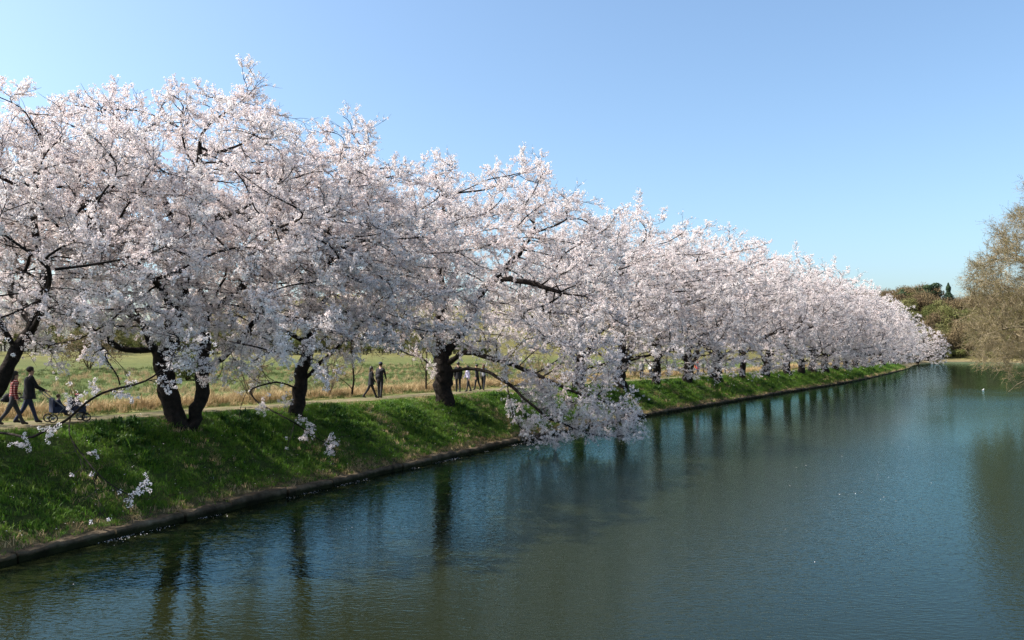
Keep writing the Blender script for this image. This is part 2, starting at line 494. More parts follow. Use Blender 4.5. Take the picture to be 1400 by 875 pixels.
# ---------------------------------------------------------------- ground sheet, path, wall, water
def s_samples():
    out, s = [], 0.0
    while s < S_END:
        out.append(s)
        p = shore(s)[0]
        r = np.linalg.norm(p)
        s += float(np.clip(r * 0.018, 0.45, 6.0))
    return np.array(out + [S_END])
SS = s_samples()
DD = np.array([-5, -1, 0, 0.06, 0.25, 0.45, 0.8, 1.2, 1.6, 2.0, 2.4, 2.8, 3.2, 3.6, 4.0, 4.35, 4.7, 4.95, 5.3, 5.9, 6.5, 7.1, 7.7, 8.1, 8.6, 9.2, 10, 11, 12.4, 14,
               17, 21, 26, 32, 40, 50, 62, 76, 92, 110, 130, 155, 185, 230, 300, 400])
g_s, g_d = np.meshgrid(SS, DD, indexing='ij')
a_, b_, c_ = zones(g_s)
squeeze = 1 - 0.85 * np.clip(c_, 0, 1) * smooth01((g_d - 8) / 30)      # the right bank is kept narrow
g_d = np.where(g_d > 8, 8 + (g_d - 8) * squeeze, g_d)
gp, gn, gt = shore(g_s)
gx, gy = gp[..., 0] + gn[..., 0] * g_d, gp[..., 1] + gn[..., 1] * g_d
gz = prof(g_s, g_d)
ns, nd = g_s.shape
gi = np.arange(ns * nd).reshape(ns, nd)
faces = np.stack([gi[:-1, :-1], gi[1:, :-1], gi[1:, 1:], gi[:-1, 1:]], -1).reshape(-1, 4)
V = np.stack([gx, gy, gz], -1).reshape(-1, 3)
me = mesh_from('ground', V, faces, [M['ground']], None, True)
def lut(d, xs, cs):
    cs = np.array(cs)
    return np.stack([np.interp(d, xs, cs[:, k]) for k in range(3)], -1)
cl = lut(g_d, [-1, 0.3, 0.7, 1.3, 4.3, 4.9, 7.7, 8.2, 11, 13, 17, 60, 90, 120, 150],
         [(.03, .03, .025), (.10, .08, .05), (.075, .075, .03), (.042, .065, .018), (.048, .075, .02), (.09, .10, .035), (.09, .105, .035), (.20, .17, .075), (.26, .20, .095), (.12, .11, .045), (.062, .085, .024),
          (.07, .092, .027), (.095, .105, .036), (.14, .13, .05), (.10, .10, .04)])
cf = lut(g_d, [-1, 0, 5, 9, 14, 40], [(.08, .07, .05), (.13, .11, .07), (.17, .145, .08), (.12, .11, .045), (.09, .09, .035), (.09, .085, .035)])
cr = lut(g_d, [-1, 0, 3, 8], [(.08, .07, .05), (.30, .24, .14), (.16, .15, .06), (.09, .10, .04)])
c3 = a_[..., None] * cl + b_[..., None] * cf + c_[..., None] * cr
ca = me.color_attributes.new('gcol', 'FLOAT_COLOR', 'POINT')
ca.data.foreach_set('color', np.concatenate([c3, np.ones(c3.shape[:2] + (1,))], -1).astype(np.float32).ravel())
tag(link('ground', me), 'grassy bank, green field and wooded far shore around the water', kind='structure')

# trodden earth path on the crest
k0, k1 = int(np.where(DD == 5.3)[0][0]), int(np.where(DD == 7.1)[0][0])
ks = int(np.searchsorted(SS, S_LEFT - 4))
sub = V.reshape(ns, nd, 3)[:ks, k0:k1 + 1].copy()
sub[:, 0, :2] += 0.25 * np.sin(SS[:ks, None] * 1.1) * gn[:ks, 0] * 0.6
sub[:, -1, :2] += 0.25 * np.sin(SS[:ks, None] * 0.8 + 2) * gn[:ks, 0] * 0.6
sub[..., 2] += 0.012
ii = np.arange(ks * (k1 - k0 + 1)).reshape(ks, -1)
pf = np.stack([ii[:-1, :-1], ii[1:, :-1], ii[1:, 1:], ii[:-1, 1:]], -1).reshape(-1, 4)
tag(link('path', mesh_from('path', sub.reshape(-1, 3), pf, [M['path']], None, True)), 'trodden earth path along the top of the bank', kind='structure')

# water
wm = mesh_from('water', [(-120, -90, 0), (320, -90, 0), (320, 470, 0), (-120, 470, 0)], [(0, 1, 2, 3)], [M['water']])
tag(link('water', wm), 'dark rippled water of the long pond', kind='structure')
tv = [(0, 0, -2.4)] + [(6000 * cos(k * pi / 24), 6000 * sin(k * pi / 24), -2.4) for k in range(48)]
tm = mesh_from('terrain', tv, [(0, 1 + k, 1 + (k + 1) % 48) for k in range(48)], [M['ground']])
ta = tm.color_attributes.new('gcol', 'FLOAT_COLOR', 'POINT')
ta.data.foreach_set('color', np.tile(np.array([.10, .12, .045, 1], np.float32), len(tv)))
tag(link('terrain', tm), 'flat land reaching the horizon', kind='structure')

# low retaining wall of cast concrete lengths, knocked slightly out of line
rng = random.Random(5)
wall = tag(empty('retaining_wall', place(find_s(390, 0), 0.2)), "low dirty concrete retaining wall along the water's edge of the bank", 'wall')
def wall_section(s0, s1, dx, dz, nseg):
    v, f = [], []
    for i in range(nseg + 1):
        s = s0 + (s1 - s0) * i / nseg
        p, n, t = shore(s)
        for d, z in ((-0.03, -0.9), (-0.02, 0.20), (0.03, 0.255), (0.30, 0.27), (0.40, 0.22), (0.40, -0.5)):
            j = 0.018 * sin(s * 7.1 + d * 9) + 0.012 * sin(s * 17.3)
            q = p + n * (d + dx + j)
            v.append((q[0], q[1], z + dz + (j if z > 0 else 0)))
    k = 6
    for i in range(nseg):
        for j in range(k - 1):
            a = i * k + j
            f.append((a, a + k, a + k + 1, a + 1))
    f.append(tuple(range(k))); f.append(tuple(nseg * k + j for j in range(k - 1, -1, -1)))
    return v, f
wloc = Vector(wall.location)
s, cnt = 4.0, 0
while s < S_LEFT - 1:
    L = rng.uniform(1.7, 2.6) if cnt < 90 else 12
    v, f = wall_section(s, min(s + L - rng.uniform(.03, .07), S_LEFT), rng.uniform(-0.07, 0.06), rng.uniform(-0.06, 0.05), 8)
    o = link('concrete_section', mesh_from('concrete_section', [Vector(x) - wloc for x in v], f, [M['concrete']]), wall)
    s += L; cnt += 1

# ---------------------------------------------------------------- sprigs and tufts that get scattered
rs = random.Random(11)
def rand_dir(r, up=0.0):
    while True:
        v = Vector((r.uniform(-1, 1), r.uniform(-1, 1), r.uniform(-1, 1)))
        if 0.05 < v.length < 1:
            v.normalize(); v.z += up
            return v.normalized()
def petal_quad(mb, c, nrm, size, r, m):
    n = nrm.normalized()
    u = n.cross(Vector((r.uniform(-1, 1), r.uniform(-1, 1), r.uniform(-1, 1)))).normalized()
    w = n.cross(u)
    b = n * (size * r.uniform(0.1, 0.35))
    a, e = u * size * r.uniform(.8, 1.1), w * size * r.uniform(.8, 1.1)
    mb.add([c - a * .5 - e * .1 + b, c - e * .55, c + a * .5 + e * .1 + b, c + e * .55], [(0, 1, 2, 3)], m)
def twig_curve(r, L, p0, d, droop, n=4):
    pts, p, dd = [p0.copy()], p0.copy(), d.copy()
    for i in range(n):
        dd = (dd + rand_dir(r) * 0.22 + Vector((0, 0, -droop))).normalized()
        p = p + dd * (L / n)
        pts.append(p.copy())
    return pts, dd
def blossom_sprig(seed, density, L=0.62):
    r = random.Random(seed)
    mb = MB()
    main, _ = twig_curve(r, L, Vector((0, 0, 0)), Vector((0, 0, 1)), 0.02, 4)
    mb.tube(main, [0.0095, 0.008, 0.0065, 0.005, 0.003], 3, 0, False)
    spots = [(p, 1.0) for p in main[1:]]
    for k in range(4):
        i = r.choice((1, 2, 2, 3))
        sd = Vector((r.uniform(-1, 1), r.uniform(-1, 1), r.uniform(0.2, 1.0))).normalized()
        tw, _ = twig_curve(r, L * r.uniform(0.35, 0.6), main[i], sd, 0.03, 3)
        mb.tube(tw, [0.0065, 0.0055, 0.0045, 0.0025], 3, 0, False)
        spots += [(p, 1.0) for p in tw[1:]] + [((tw[1] + tw[2]) / 2, 1.0)]
    r.shuffle(spots)
    for p, _ in spots[:int(len(spots) * density)]:
        for cc in range(r.choice((1, 2, 2))):
            c = p + rand_dir(r, 0.1) * r.uniform(0.0, 0.07)
            rad = r.uniform(0.028, 0.046)
            for q in range(r.randint(7, 9)):
                n = rand_dir(r, 0.15)
                petal_quad(mb, c + n * rad, (n + rand_dir(r) * 0.5), r.uniform(0.030, 0.043), r, 1)
    return source('blossom_sprig', mb, [M['twig'], M['petal']])
SPRIG = scatter_group('blossom_scatter', [blossom_sprig(100 + k, 0.95 if k < 5 else 0.45 if k < 7 else 0.12, 0.62 if k < 7 else 0.95) for k in range(8)])
def blade_tuft(name, seed, n, rad, h0, h1, w, mat, lean=0.5, extra=None):
    r = random.Random(seed)
    mb = MB()
    for k in range(n):
        a, q = r.uniform(0, 2 * pi), rad * sqrt(r.random())
        b = Vector((q * cos(a), q * sin(a), -0.03))
        h, ww = r.uniform(h0, h1), w * r.uniform(.7, 1.2)
        la = r.uniform(0, 2 * pi)
        ld = Vector((cos(la), sin(la), 0)) * h * r.uniform(0.1, lean)
        sd = Vector((-sin(la + r.uniform(-1, 1)), cos(la), 0)) * ww
        m1, t = b + Vector((0, 0, h * .6)) + ld * .4, b + Vector((0, 0, h * r.uniform(.75, 1))) + ld * 1.2
        mb.add([b - sd, b + sd, m1 + sd * .8, m1 - sd * .8, t], [(0, 1, 2, 3), (3, 2, 4)], 0)
    if extra: extra(mb, r)
    return source(name, mb, [mat] + ([M['petal_loose']] if extra else []))
GRASS = scatter_group('grass_scatter', [blade_tuft('grass_tuft', 20 + k, 40, 0.24, 0.05, 0.13 + 0.03 * k, 0.008, M['grass'], 0.9) for k in range(3)]
                      + [blade_tuft('coarse_tuft', 30, 26, 0.16, 0.10, 0.24, 0.011, M['grass'], 0.9), blade_tuft('dry_tuft', 31, 26, 0.20, 0.06, 0.2, 0.007, M['straw'], 1.2),
                         blade_tuft('weed_tuft', 32, 40, 0.20, 0.08, 0.24, 0.026, M['weed'], 1.0)])
STRAW = scatter_group('straw_scatter', [blade_tuft('straw_tuft', 40 + k, 36, 0.26, 0.25, 0.62 + .12 * k, 0.009, M['straw'], 0.6) for k in range(2)]
                      + [blade_tuft('field_tuft', 43, 36, 0.35, 0.15, 0.36, 0.013, M['field_grass'], 0.7)])

# ---------------------------------------------------------------- growing trees
def resample(poly, step):
    poly = np.asarray(poly, float)
    L = np.concatenate([[0], np.cumsum(np.linalg.norm(np.diff(poly, axis=0), axis=1))])
    n = max(1, int(round(L[-1] / step)))
    t = np.linspace(0, L[-1], n + 1)
    return np.stack([np.interp(t, L, poly[:, k]) for k in range(3)], -1)
def grow(lines, attr, seed, step=0.32, di=2.6, dk=0.55, maxit=90, wig=0.16, up=0.03, gnarl=0.07, squash=1.0):
    """space colonisation from hand-laid limbs; returns nodes, parents, limb ids"""
    rg = np.random.RandomState(seed)
    SQ = np.array([1, 1, squash])
    lines = [np.asarray(l, float) * SQ for l in lines]
    attr = np.asarray(attr, float) * SQ
    pos, par, limb = [], [], []
    for li, ln in enumerate(lines):
        pts = resample(ln, step)
        if li == 0:
            prev = -1
            start = 0
        else:
            P = np.array(pos)
            prev = int(np.argmin(np.sum((P - pts[0]) ** 2, 1)))
            start = 1
        for q in pts[start:]:
            w = rg.normal(0, gnarl, 3) if prev >= 0 else np.zeros(3)
            pos.append(q + w); par.append(prev); limb.append(li)
            prev = len(pos) - 1
    A = np.asarray(attr, float).copy()
    pos = [np.asarray(p) for p in pos]
    P = np.array(pos)
    D = np.full(len(A), 1e9); I = np.zeros(len(A), int)
    def upd(P0, base):
        nonlocal D, I
        if len(A) == 0: return
        for c in range(0, len(P0), 300):
            Q = P0[c:c + 300]
            d = np.linalg.norm(A[:, None] - Q[None], axis=2)
            k = d.argmin(1); dm = d[np.arange(len(A)), k]
            b = dm < D
            D = np.where(b, dm, D); I = np.where(b, base + c + k, I)
    upd(P, 0)
    nch = np.zeros(200000, int)
    last = {}
    for it in range(maxit):
        keep = D > dk
        A, D, I = A[keep], D[keep], I[keep]
        if len(A) == 0: break
        infl = di if it < 45 else di * 1.6
        act = np.where(D < infl)[0]
        if len(act) == 0:
            di *= 1.5
            if di > 12: break
            continue
        acc = {}
        for a in act:
            i = I[a]
            v = (A[a] - pos[i]) / (D[a] + 1e-9)
            acc[i] = acc.get(i, 0) + v
        newp = []
        base = len(pos)
        for i, v in acc.items():
            if nch[i] >= 3: continue
            v = v / (np.linalg.norm(v) + 1e-9)
            if par[i] >= 0:
                pd = pos[i] - pos[par[i]]; pd = pd / (np.linalg.norm(pd) + 1e-9)
                v = v + 0.35 * pd
            v = v + rg.normal(0, wig, 3) + np.array([0, 0, up])
            v /= np.linalg.norm(v) + 1e-9
            q = pos[i] + v * step
            if i in last and np.linalg.norm(last[i] - q) < 0.12: nch[i] += 1; 
            last[i] = q
            nch[i] += 1
            newp.append(q); par.append(i); limb.append(limb[i])
        if not newp: break
        pos += newp
        upd(np.array(newp), base)
    return np.array(pos) / SQ, np.array(par), np.array(limb)
def tree_parts(name_root, nodes, R0, seed, rtip=0.0125, sprig_r=0.045, per_node=1.0, sprig_scale=(0.8, 1.25), group=None, bark=None, flare=0.45, droop=0.0, thin=1.0, crown_name='crown', out_bias=0.30, spread=0.5, flat=1.0, nvar=8, low_sparse=None, holes=False):
    """meshes for trunk and limbs plus the point cloud of sprigs; returns list of (name, mesh) and the crown arrays"""
    pos, par, limb = nodes
    rg = np.random.RandomState(seed + 77)
    n = len(pos)
    kids = [[] for _ in range(n)]
    for i in range(n):
        if par[i] >= 0: kids[par[i]].append(i)
    order = sorted(range(n), key=lambda i: -i)        # children always come after parents
    tips = np.zeros(n)
    for i in order:
        if not kids[i]: tips[i] = 1
        if par[i] >= 0: tips[par[i]] += tips[i]
    kexp = math.log(R0 / rtip) / math.log(max(tips[0], 2))
    rad = rtip * tips ** kexp
    hgt = pos[:, 2] - pos[0, 2]
    # chains
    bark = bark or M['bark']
    mbs = {}
    pdone = []
    stack = [(0, None)]
    while stack:
        i, st = stack.pop()
        chain = [st] if st is not None else []
        c = i
        lm = limb[i]
        while True:
            chain.append(c)
            if not kids[c]: break
            ks = sorted(kids[c], key=lambda q: -tips[q] - (1e6 if limb[q] == limb[c] and tips[q] > 0.25 * tips[c] else 0))
            for q in ks[1:]: stack.append((q, c))
            c = ks[0]
        pts = pos[chain].copy()
        rr = rad[chain].copy()
        if st is not None: rr[0] = min(rad[st] * 0.9, rr[1] * 1.25)
        if len(pts) > 3:
            for _ in range(2):
                pts[1:-1] = 0.5 * pts[1:-1] + 0.25 * (pts[:-2] + pts[2:])
                rr[1:-1] = 0.5 * rr[1:-1] + 0.25 * (rr[:-2] + rr[2:])
        if st is None:
            h = pts[:, 2] - pts[0, 2]
            rr = rr * (1 + flare * np.exp(-np.maximum(h, 0) / 0.35))
        if len(pts) < 2: continue
        big = rr.max()
        sides = 12 if big > 0.2 else 8 if big > 0.08 else 5 if big > 0.025 else 3
        v, f = tube(pts, rr, sides, False)
        if big > 0.1:                                   # gnarled bark outline on the thick wood
            c3 = np.repeat(pts, sides, 0)
            d = v - c3
            v = c3 + d * (1 + 0.10 * np.sin(9 * v[:, 2:3] + 4 * v[:, 0:1] * 3) + 0.08 * np.sin(17 * v[:, 0:1] + 13 * v[:, 1:2] + 5 * v[:, 2:3]))
        mbs.setdefault(int(lm), MB()).add(v, f)
    parts = []
    for lm in sorted(mbs):
        mb = mbs[lm]
        nm = 'trunk' if lm == 0 else 'limb'
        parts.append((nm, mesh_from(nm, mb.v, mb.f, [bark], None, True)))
    # sprigs
    cand = np.where((rad < sprig_r) & ((hgt > 0.5) | (np.hypot(pos[:, 0], pos[:, 1]) > 1.2)))[0]
    if holes:
        cand = cand[(hole(pos[cand, 0], pos[cand, 1], pos[cand, 2]) > -0.20) | (rg.rand(len(cand)) < .12) | (hgt[cand] < 2.8)]
        cand = cand[(hgt[cand] > 1.7) | (np.hypot(pos[cand, 0], pos[cand, 1]) > 2.4)]
    cx = pos[cand].mean(0) if len(cand) else pos.mean(0)
    P, Dr, Sc, Va = [], [], [], []
    for i in cand:
        d0 = pos[i] - pos[par[i]] if par[i] >= 0 else np.array([0, 0, 1.0])
        d0 = d0 / (np.linalg.norm(d0) + 1e-9)
        o = pos[i] - cx; o = o / (np.linalg.norm(o) + 1e-9)
        k = per_node * (1.7 if not kids[i] else 1.0)
        if low_sparse and pos[i][2] < low_sparse[0]: k *= low_sparse[1]
        k = int(k) + (rg.rand() < k - int(k))
        for q in range(k):
            v = d0 * 0.7 + rg.normal(0, spread, 3) * np.array([1, 1, flat]) + o * out_bias * np.array([1, 1, flat]) + np.array([0, 0, 0.12 - droop])
            v /= np.linalg.norm(v) + 1e-9
            P.append(pos[i] - d0 * rg.uniform(0, 0.3)); Dr.append(v)
            Sc.append(rg.uniform(*sprig_scale)); Va.append(rg.randint(0, nvar))
    return parts, (np.array(P), np.array(Dr), np.array(Sc), np.array(Va))
def assemble(root, parts, crown, group, seed, crown_name='crown'):
    stem = None
    for nm, me in parts:
        o = link(nm, me, stem if stem and nm == 'limb' else root)
        if nm == 'trunk': stem = o
    P, Dr, Sc, Va = crown
    rg = np.random.RandomState(seed)
    o = scatter(crown_name, P, eulers(Dr, rg.uniform(0, 6.28, len(P))), Sc, Va, group, root)
    return root
def copy_tree(o, parent=None):
    c = o.copy(); COL.objects.link(c)
    if parent: c.parent = parent
    for ch in o.children: copy_tree(ch, c)
    return c
def hole(x, y, z):
    return np.sin(1.35 * x + 0.7 + 0.5 * np.sin(z)) * np.sin(1.25 * y + 2.0) * np.sin(1.9 * z + 1.0 + 0.4 * x)
def crown_points(n, R, top, low, rg, cx=0.0, cy=0.0, drop=(0, 0), shell=0.55, edge=0.5, ry=None, lump=0.12, sx=1.0):
    """attraction points in a spreading crown; drop = direction in which the skirt hangs lower"""
    out = []
    ry = ry or R
    ph = rg.uniform(0, 6.28, 6)
    while len(out) < n:
        a, q = rg.uniform(0, 2 * pi), sqrt(rg.rand())
        rr = q * (1 + lump * sin(3 * a + ph[0]) + lump * .7 * sin(5 * a + ph[1]))
        x, y = R * rr * cos(a), ry * rr * sin(a)
        zt = low + (top - low) * (1 - edge * q ** 2.3) * (1 + 0.055 * sin(x * 1.3 + ph[2]) + 0.055 * sin(y * 1.5 + ph[3]) + .04 * sin(2.9 * x - 2.2 * y + ph[4]))
        side = cos(a) * drop[0] + sin(a) * drop[1]
        zl = low + 0.8 * (1 - q) - q * q * (max(0.0, side) if side > 0 else 0.7 * side)
        u = rg.rand()
        t = u ** shell if rg.rand() < 0.75 else u
        z = zl + (zt - zl) * t
        if hole(x + cx, y + cy, z) < -0.30: continue
        out.append((x + cx, y + cy, z))
    return np.array(out)

CHERRY_GROUP = 'cherry trees in blossom along the bank'
LABELS = {}
def base_at(px, d):
    s = find_s(px, d)
    return s, place(s, d)
def img_lines(base, D, lines):
    """limb lines given as (photo x, photo y, extra depth): put at their true distance, relative to the base"""
    out = []
    for ln in lines:
        out.append([at(px, py, D + dy) - base for px, py, dy in ln])
    return out

def blob(base, px, py, dy, D, r, n, rg, flat=0.7):
    c = at(px, py, D + dy) - base
    d = rg.normal(0, 1, (n, 3)); d /= np.linalg.norm(d, axis=1, keepdims=True)
    d *= rg.rand(n, 1) ** (1 / 3.) * r
    d[:, 2] *= flat
    return c + d

def cherry_from_photo(label, px, d, lines, R0, crown_kw, blobs, seed, per_node=1.18, n_attr=1500, low_sparse=None, keep=None):
    s, b = base_at(px, d)
    D = b[1]
    ls = img_lines(b, D, lines)
    ls[0][0] = np.array([ls[0][0][0], ls[0][0][1], -0.45])
    rg = np.random.RandomState(seed)
    A = [crown_points(n_attr, rg=rg, **crown_kw)]
    for bx, by, bdy, r, n in blobs: A.append(blob(b, bx, by, bdy, D, r, n, rg))
    A = np.concatenate(A)
    A = A[A[:, 2] + b[2] > 0.35]
    if keep: A = A[keep(A)]
    nodes = grow(ls, A, seed, squash=1.7, up=0.0, dk=.62)
    parts, crown = tree_parts('cherry_tree', nodes, R0, seed, per_node=per_node, low_sparse=low_sparse, spread=.42, flat=.6, holes=True)
    root = tag(empty('cherry_tree', b), label, 'cherry tree', CHERRY_GROUP)
    assemble(root, parts, crown, SPRIG, seed)
    return root

# the four nearest trees, limb by limb
cherry_from_photo('nearest cherry tree at the left edge, slanting trunk beside the strolling couple', -34, 3.9,
    [[(-34, 614, 0), (-27, 580, 0), (-8, 540, 0), (6, 518, 0), (22, 490, .1), (42, 450, .2), (55, 410, .2), (62, 365, .2), (80, 330, .1), (95, 300, 0)],
     [(62, 365, .2), (50, 330, .6), (48, 290, 1.0), (52, 250, 1.3)],
     [(30, 490, .1), (0, 440, -.3), (-30, 400, -.8), (-60, 360, -1.2)],
     [(-27, 580, 0), (-50, 520, .4), (-80, 470, .6), (-100, 410, 1), (-110, 340, 1.2)],
     [(45, 450, .2), (20, 400, 2), (0, 350, 3.5), (-20, 300, 4.5)],
     [(45, 450, .2), (60, 420, -1.5), (70, 390, -3), (60, 350, -4)],
     [(-20, 590, 0), (50, 598, -1.2), (88, 578, -1.8), (112, 556, -2.0), (140, 537, -2.1), (185, 528, -2.2), (235, 514, -2.3)],
     [(88, 578, -1.8), (104, 612, -2.6), (125, 645, -3.2), (150, 662, -3.4), (178, 678, -3.6)]],
    0.19, dict(R=6.3, top=9.2, low=2.5, cx=0.0, cy=0.6, drop=(0.5, -1.0), edge=0.42),
    [(215, 518, -2.3, 0.55, 40), (150, 535, -2.1, 0.4, 14), (130, 648, -3.2, 0.6, 18), (165, 672, -3.6, 0.5, 12), (105, 615, -2.8, 0.35, 5)], 3, n_attr=1350, low_sparse=(2.0, .42))

cherry_from_photo('big forked cherry tree, second from left, twin trunks splitting low', 252, 3.75,
    [[(246, 596, 0), (238, 560, 0), (230, 530, 0), (222, 505, 0), (213, 478, -.2), (195, 442, -.4), (172, 405, -.6), (160, 372, -.8)],
     [(262, 596, .1), (266, 560, .1), (278, 528, .1), (280, 500, .2), (279, 462, .4), (284, 425, .6), (300, 388, .8), (322, 340, 1.0)],
     [(213, 478, -.2), (176, 482, -.6), (140, 460, -1.0), (108, 440, -1.5), (70, 415, -2.2), (30, 398, -3)],
     [(222, 505, 0), (236, 468, .2), (246, 430, .4), (251, 382, .4), (259, 340, .3), (268, 290, .2), (270, 240, 0), (276, 185, 0)],
     [(262, 325, .3), (236, 300, -.2), (222, 268, -.5), (206, 242, -.9)],
     [(264, 310, .3), (290, 298, -.4), (322, 290, -.8), (356, 303, -1.2), (398, 312, -1.6)],
     [(280, 505, .2), (306, 490, -.6), (330, 462, -1.4), (352, 425, -2.2)],
     [(279, 462, .4), (276, 410, 1.6), (262, 360, 3), (250, 305, 4.6)],
     [(236, 468, .2), (232, 430, -1.6), (222, 400, -3.2), (206, 375, -4.6)],
     [(284, 425, .6), (320, 405, 2), (350, 370, 3.2), (370, 330, 4)],
     [(195, 442, -.4), (165, 420, 1.2), (130, 385, 2.4), (95, 345, 3.2)]],
    0.41, dict(R=7.0, top=10.9, low=2.5, cx=0.6, cy=-.2, drop=(0.8, -1.0), edge=0.40, shell=0.6),
    [(330, 470, -2, 1.0, 50), (350, 430, -2.4, 1.2, 50), (310, 500, -1.6, .8, 24), (90, 440, -1.8, 1.0, 36), (300, 520, -1.5, 0.5, 12)], 8, n_attr=1650)

cherry_from_photo('third cherry tree from the left, slim leaning trunk with a low right limb', 405, 3.9,
    [[(404, 580, 0), (408, 545, 0), (413, 510, 0), (420, 470, .1), (426, 435, .2), (424, 400, .2), (432, 360, .2), (448, 318, .1), (470, 270, 0), (490, 225, 0)],
     [(413, 520, 0), (436, 498, -.3), (456, 478, -.6), (480, 455, -1.0), (510, 425, -1.5)],
     [(420, 470, .1), (396, 455, -.3), (372, 440, -.6), (350, 430, -1.0), (334, 400, -1.6)],
     [(426, 435, .2), (452, 402, .6), (482, 362, 1.2), (520, 330, 1.6), (560, 300, 2)],
     [(424, 400, .2), (400, 360, .8), (385, 310, 1.6), (372, 260, 2.2)],
     [(426, 420, .2), (415, 390, 1.8), (430, 350, 3.4), (440, 300, 4.6)],
     [(424, 400, .2), (440, 375, -1.4), (452, 350, -3), (470, 330, -4.4)],
     [(410, 530, 0), (385, 522, -.8), (355, 524, -1.6), (338, 534, -2.2), (352, 552, -2.8), (385, 566, -3.2), (420, 592, -3.7), (455, 612, -4.0)],
     [(338, 534, -2.2), (330, 560, -2.8), (322, 585, -3.2), (340, 608, -3.5)]],
    0.27, dict(R=6.4, top=11.3, low=2.6, cx=1.2, cy=0.2, drop=(1.0, -1.0), edge=0.45),
    [(415, 592, -3.6, 0.9, 26), (460, 618, -4.0, 0.5, 12), (335, 600, -3.4, 0.55, 14), (500, 440, -1.4, 1.2, 40), (350, 480, -1.0, 1.0, 36), (485, 478, -1.2, 1.0, 34), (395, 560, -3.3, .5, 10)], 15, n_attr=1450, low_sparse=(1.2, .45), keep=lambda A: ~((A[:, 0] > 2.6) & (A[:, 2] < 2.6) & (A[:, 2] > 0.9)))

T3 = cherry_from_photo('thick-trunked cherry tree whose long low boughs trail in the water', 607, 3.85,
    [[(607, 552, 0), (606, 530, 0), (606, 508, 0), (604, 480, 0), (601, 445, .1), (602, 405, .2), (610, 360, .2), (604, 310, .1), (610, 260, 0)],
     [(606, 508, 0), (590, 478, -.3), (570, 450, -.6), (548, 420, -1.0), (515, 408, -1.6), (480, 400, -2.2)],
     [(606, 512, 0), (582, 492, -.6), (552, 482, -1.2), (528, 462, -1.8)],
     [(604, 490, 0), (628, 462, .2), (646, 430, .4), (662, 395, .6), (700, 358, .8), (730, 320, 1)],
     [(610, 500, -.1), (634, 480, -.6), (668, 488, -1.2), (705, 500, -1.8), (750, 520, -2.2), (800, 540, -2.6), (845, 556, -2.8), (872, 566, -2.8)],
     [(610, 510, -.1), (640, 502, -.9), (668, 508, -1.6), (694, 524, -2.3), (720, 546, -3.0), (752, 574, -3.5), (800, 592, -3.6), (850, 598, -3.4)],
     [(602, 420, .2), (575, 380, 1.2), (560, 340, 2.2), (545, 290, 3)],
     [(602, 440, .2), (612, 400, 2), (630, 350, 4), (640, 300, 5.5)],
     [(602, 430, .2), (606, 400, -2), (600, 370, -4), (612, 340, -5.5)],
     [(662, 395, .6), (690, 380, -.6), (730, 388, -1.6), (772, 402, -2.6)],
     [(694, 524, -2.3), (700, 560, -3.2), (716, 588, -3.8)]],
    0.48, dict(R=7.6, top=12.5, low=2.6, cx=2.0, cy=0.0, drop=(1.0, -1.0), edge=0.42),
    [(740, 530, -2.4, 1.7, 120), (800, 560, -2.9, 1.7, 130), (850, 575, -3.0, 1.2, 70), (750, 580, -3.5, 1.3, 70), (720, 590, -3.8, 0.8, 26), (690, 480, -1.6, 1.3, 50), (830, 540, -2.2, 1.2, 50), (720, 440, -1.5, 1.5, 60), (770, 475, -2.0, 1.6, 80), (810, 505, -2.4, 1.5, 70), (860, 590, -3.0, .7, 20)], 23, n_attr=1700, low_sparse=(1.7, 1.5), keep=lambda A: ~((A[:, 0] < -1.5) & (A[:, 2] < 2.5)))

# the trees after them: grown once each along the bank's own axes (+x towards the water, +y along the bank), later ones copied
def cherry_grown(seed, H, R, R0, nlimb, forks, per_node=0.95, n_attr=1400, lean=0.0):
    rg = np.random.RandomState(seed)
    ft = rg.uniform(1.3, 2.1)
    lx = lean + rg.uniform(-.1, .25)
    lines = [[(0, 0, -.45), (0.05, 0, 0.4), (lx * .5, rg.uniform(-.15, .15), ft), (lx, rg.uniform(-.3, .3), ft + 1.6), (lx * 1.5, rg.uniform(-.5, .5), H * .5), (lx * 1.6, rg.uniform(-.6, .6), H * .7)]]
    if forks:
        a = rg.uniform(-.6, .6)
        lines.append([(0, 0.0, 0.3), (0.3 * cos(a), .35 + .3 * sin(a), 1.1), (.5, .8, 2.2), (.8, 1.5, 3.8), (1.0, 2.2, H * .55)])
    a0 = rg.uniform(0, 6.28)
    for k in range(nlimb):
        a = a0 + 2 * pi * k / nlimb + rg.uniform(-.35, .35)
        toward = cos(a)
        z0 = ft + rg.uniform(-.2, 1.1)
        rise = rg.uniform(.45, .95) - .35 * max(0, toward)
        ln = [(lx * .5 * z0 / ft, 0, z0)]
        r_, z_ = 0.0, z0
        for j in range(6):
            r_ += R * .15
            z_ += R * .15 * rise * (1.25 - .17 * j)
            aa = a + rg.uniform(-.14, .14)
            ln.append((lx * .5 + r_ * cos(aa), r_ * sin(aa), z_))
        lines.append(ln)
    # boughs that reach out over the slope
    for k in range(2):
        a = rg.uniform(-.9, .9)
        lines.append([(0.1, 0, ft * .9), (1.2 * cos(a), 1.2 * sin(a), ft + .5), (2.8 * cos(a), 2.8 * sin(a), ft + .55), (4.4 * cos(a), 4.4 * sin(a), ft - .1), (R * .8 * cos(a), R * .8 * sin(a), ft - .6)])
    A = crown_points(n_attr, R, H, 3.2, rg, cx=0.9, cy=0, drop=(2.0, 0), edge=0.55, shell=.62)
    nodes = grow(lines, A, seed, di=3.2, dk=0.68, squash=1.6, up=0.0)
    return tree_parts('cherry_tree', nodes, R0, seed, per_node=per_node, spread=.42, flat=.6, holes=True)
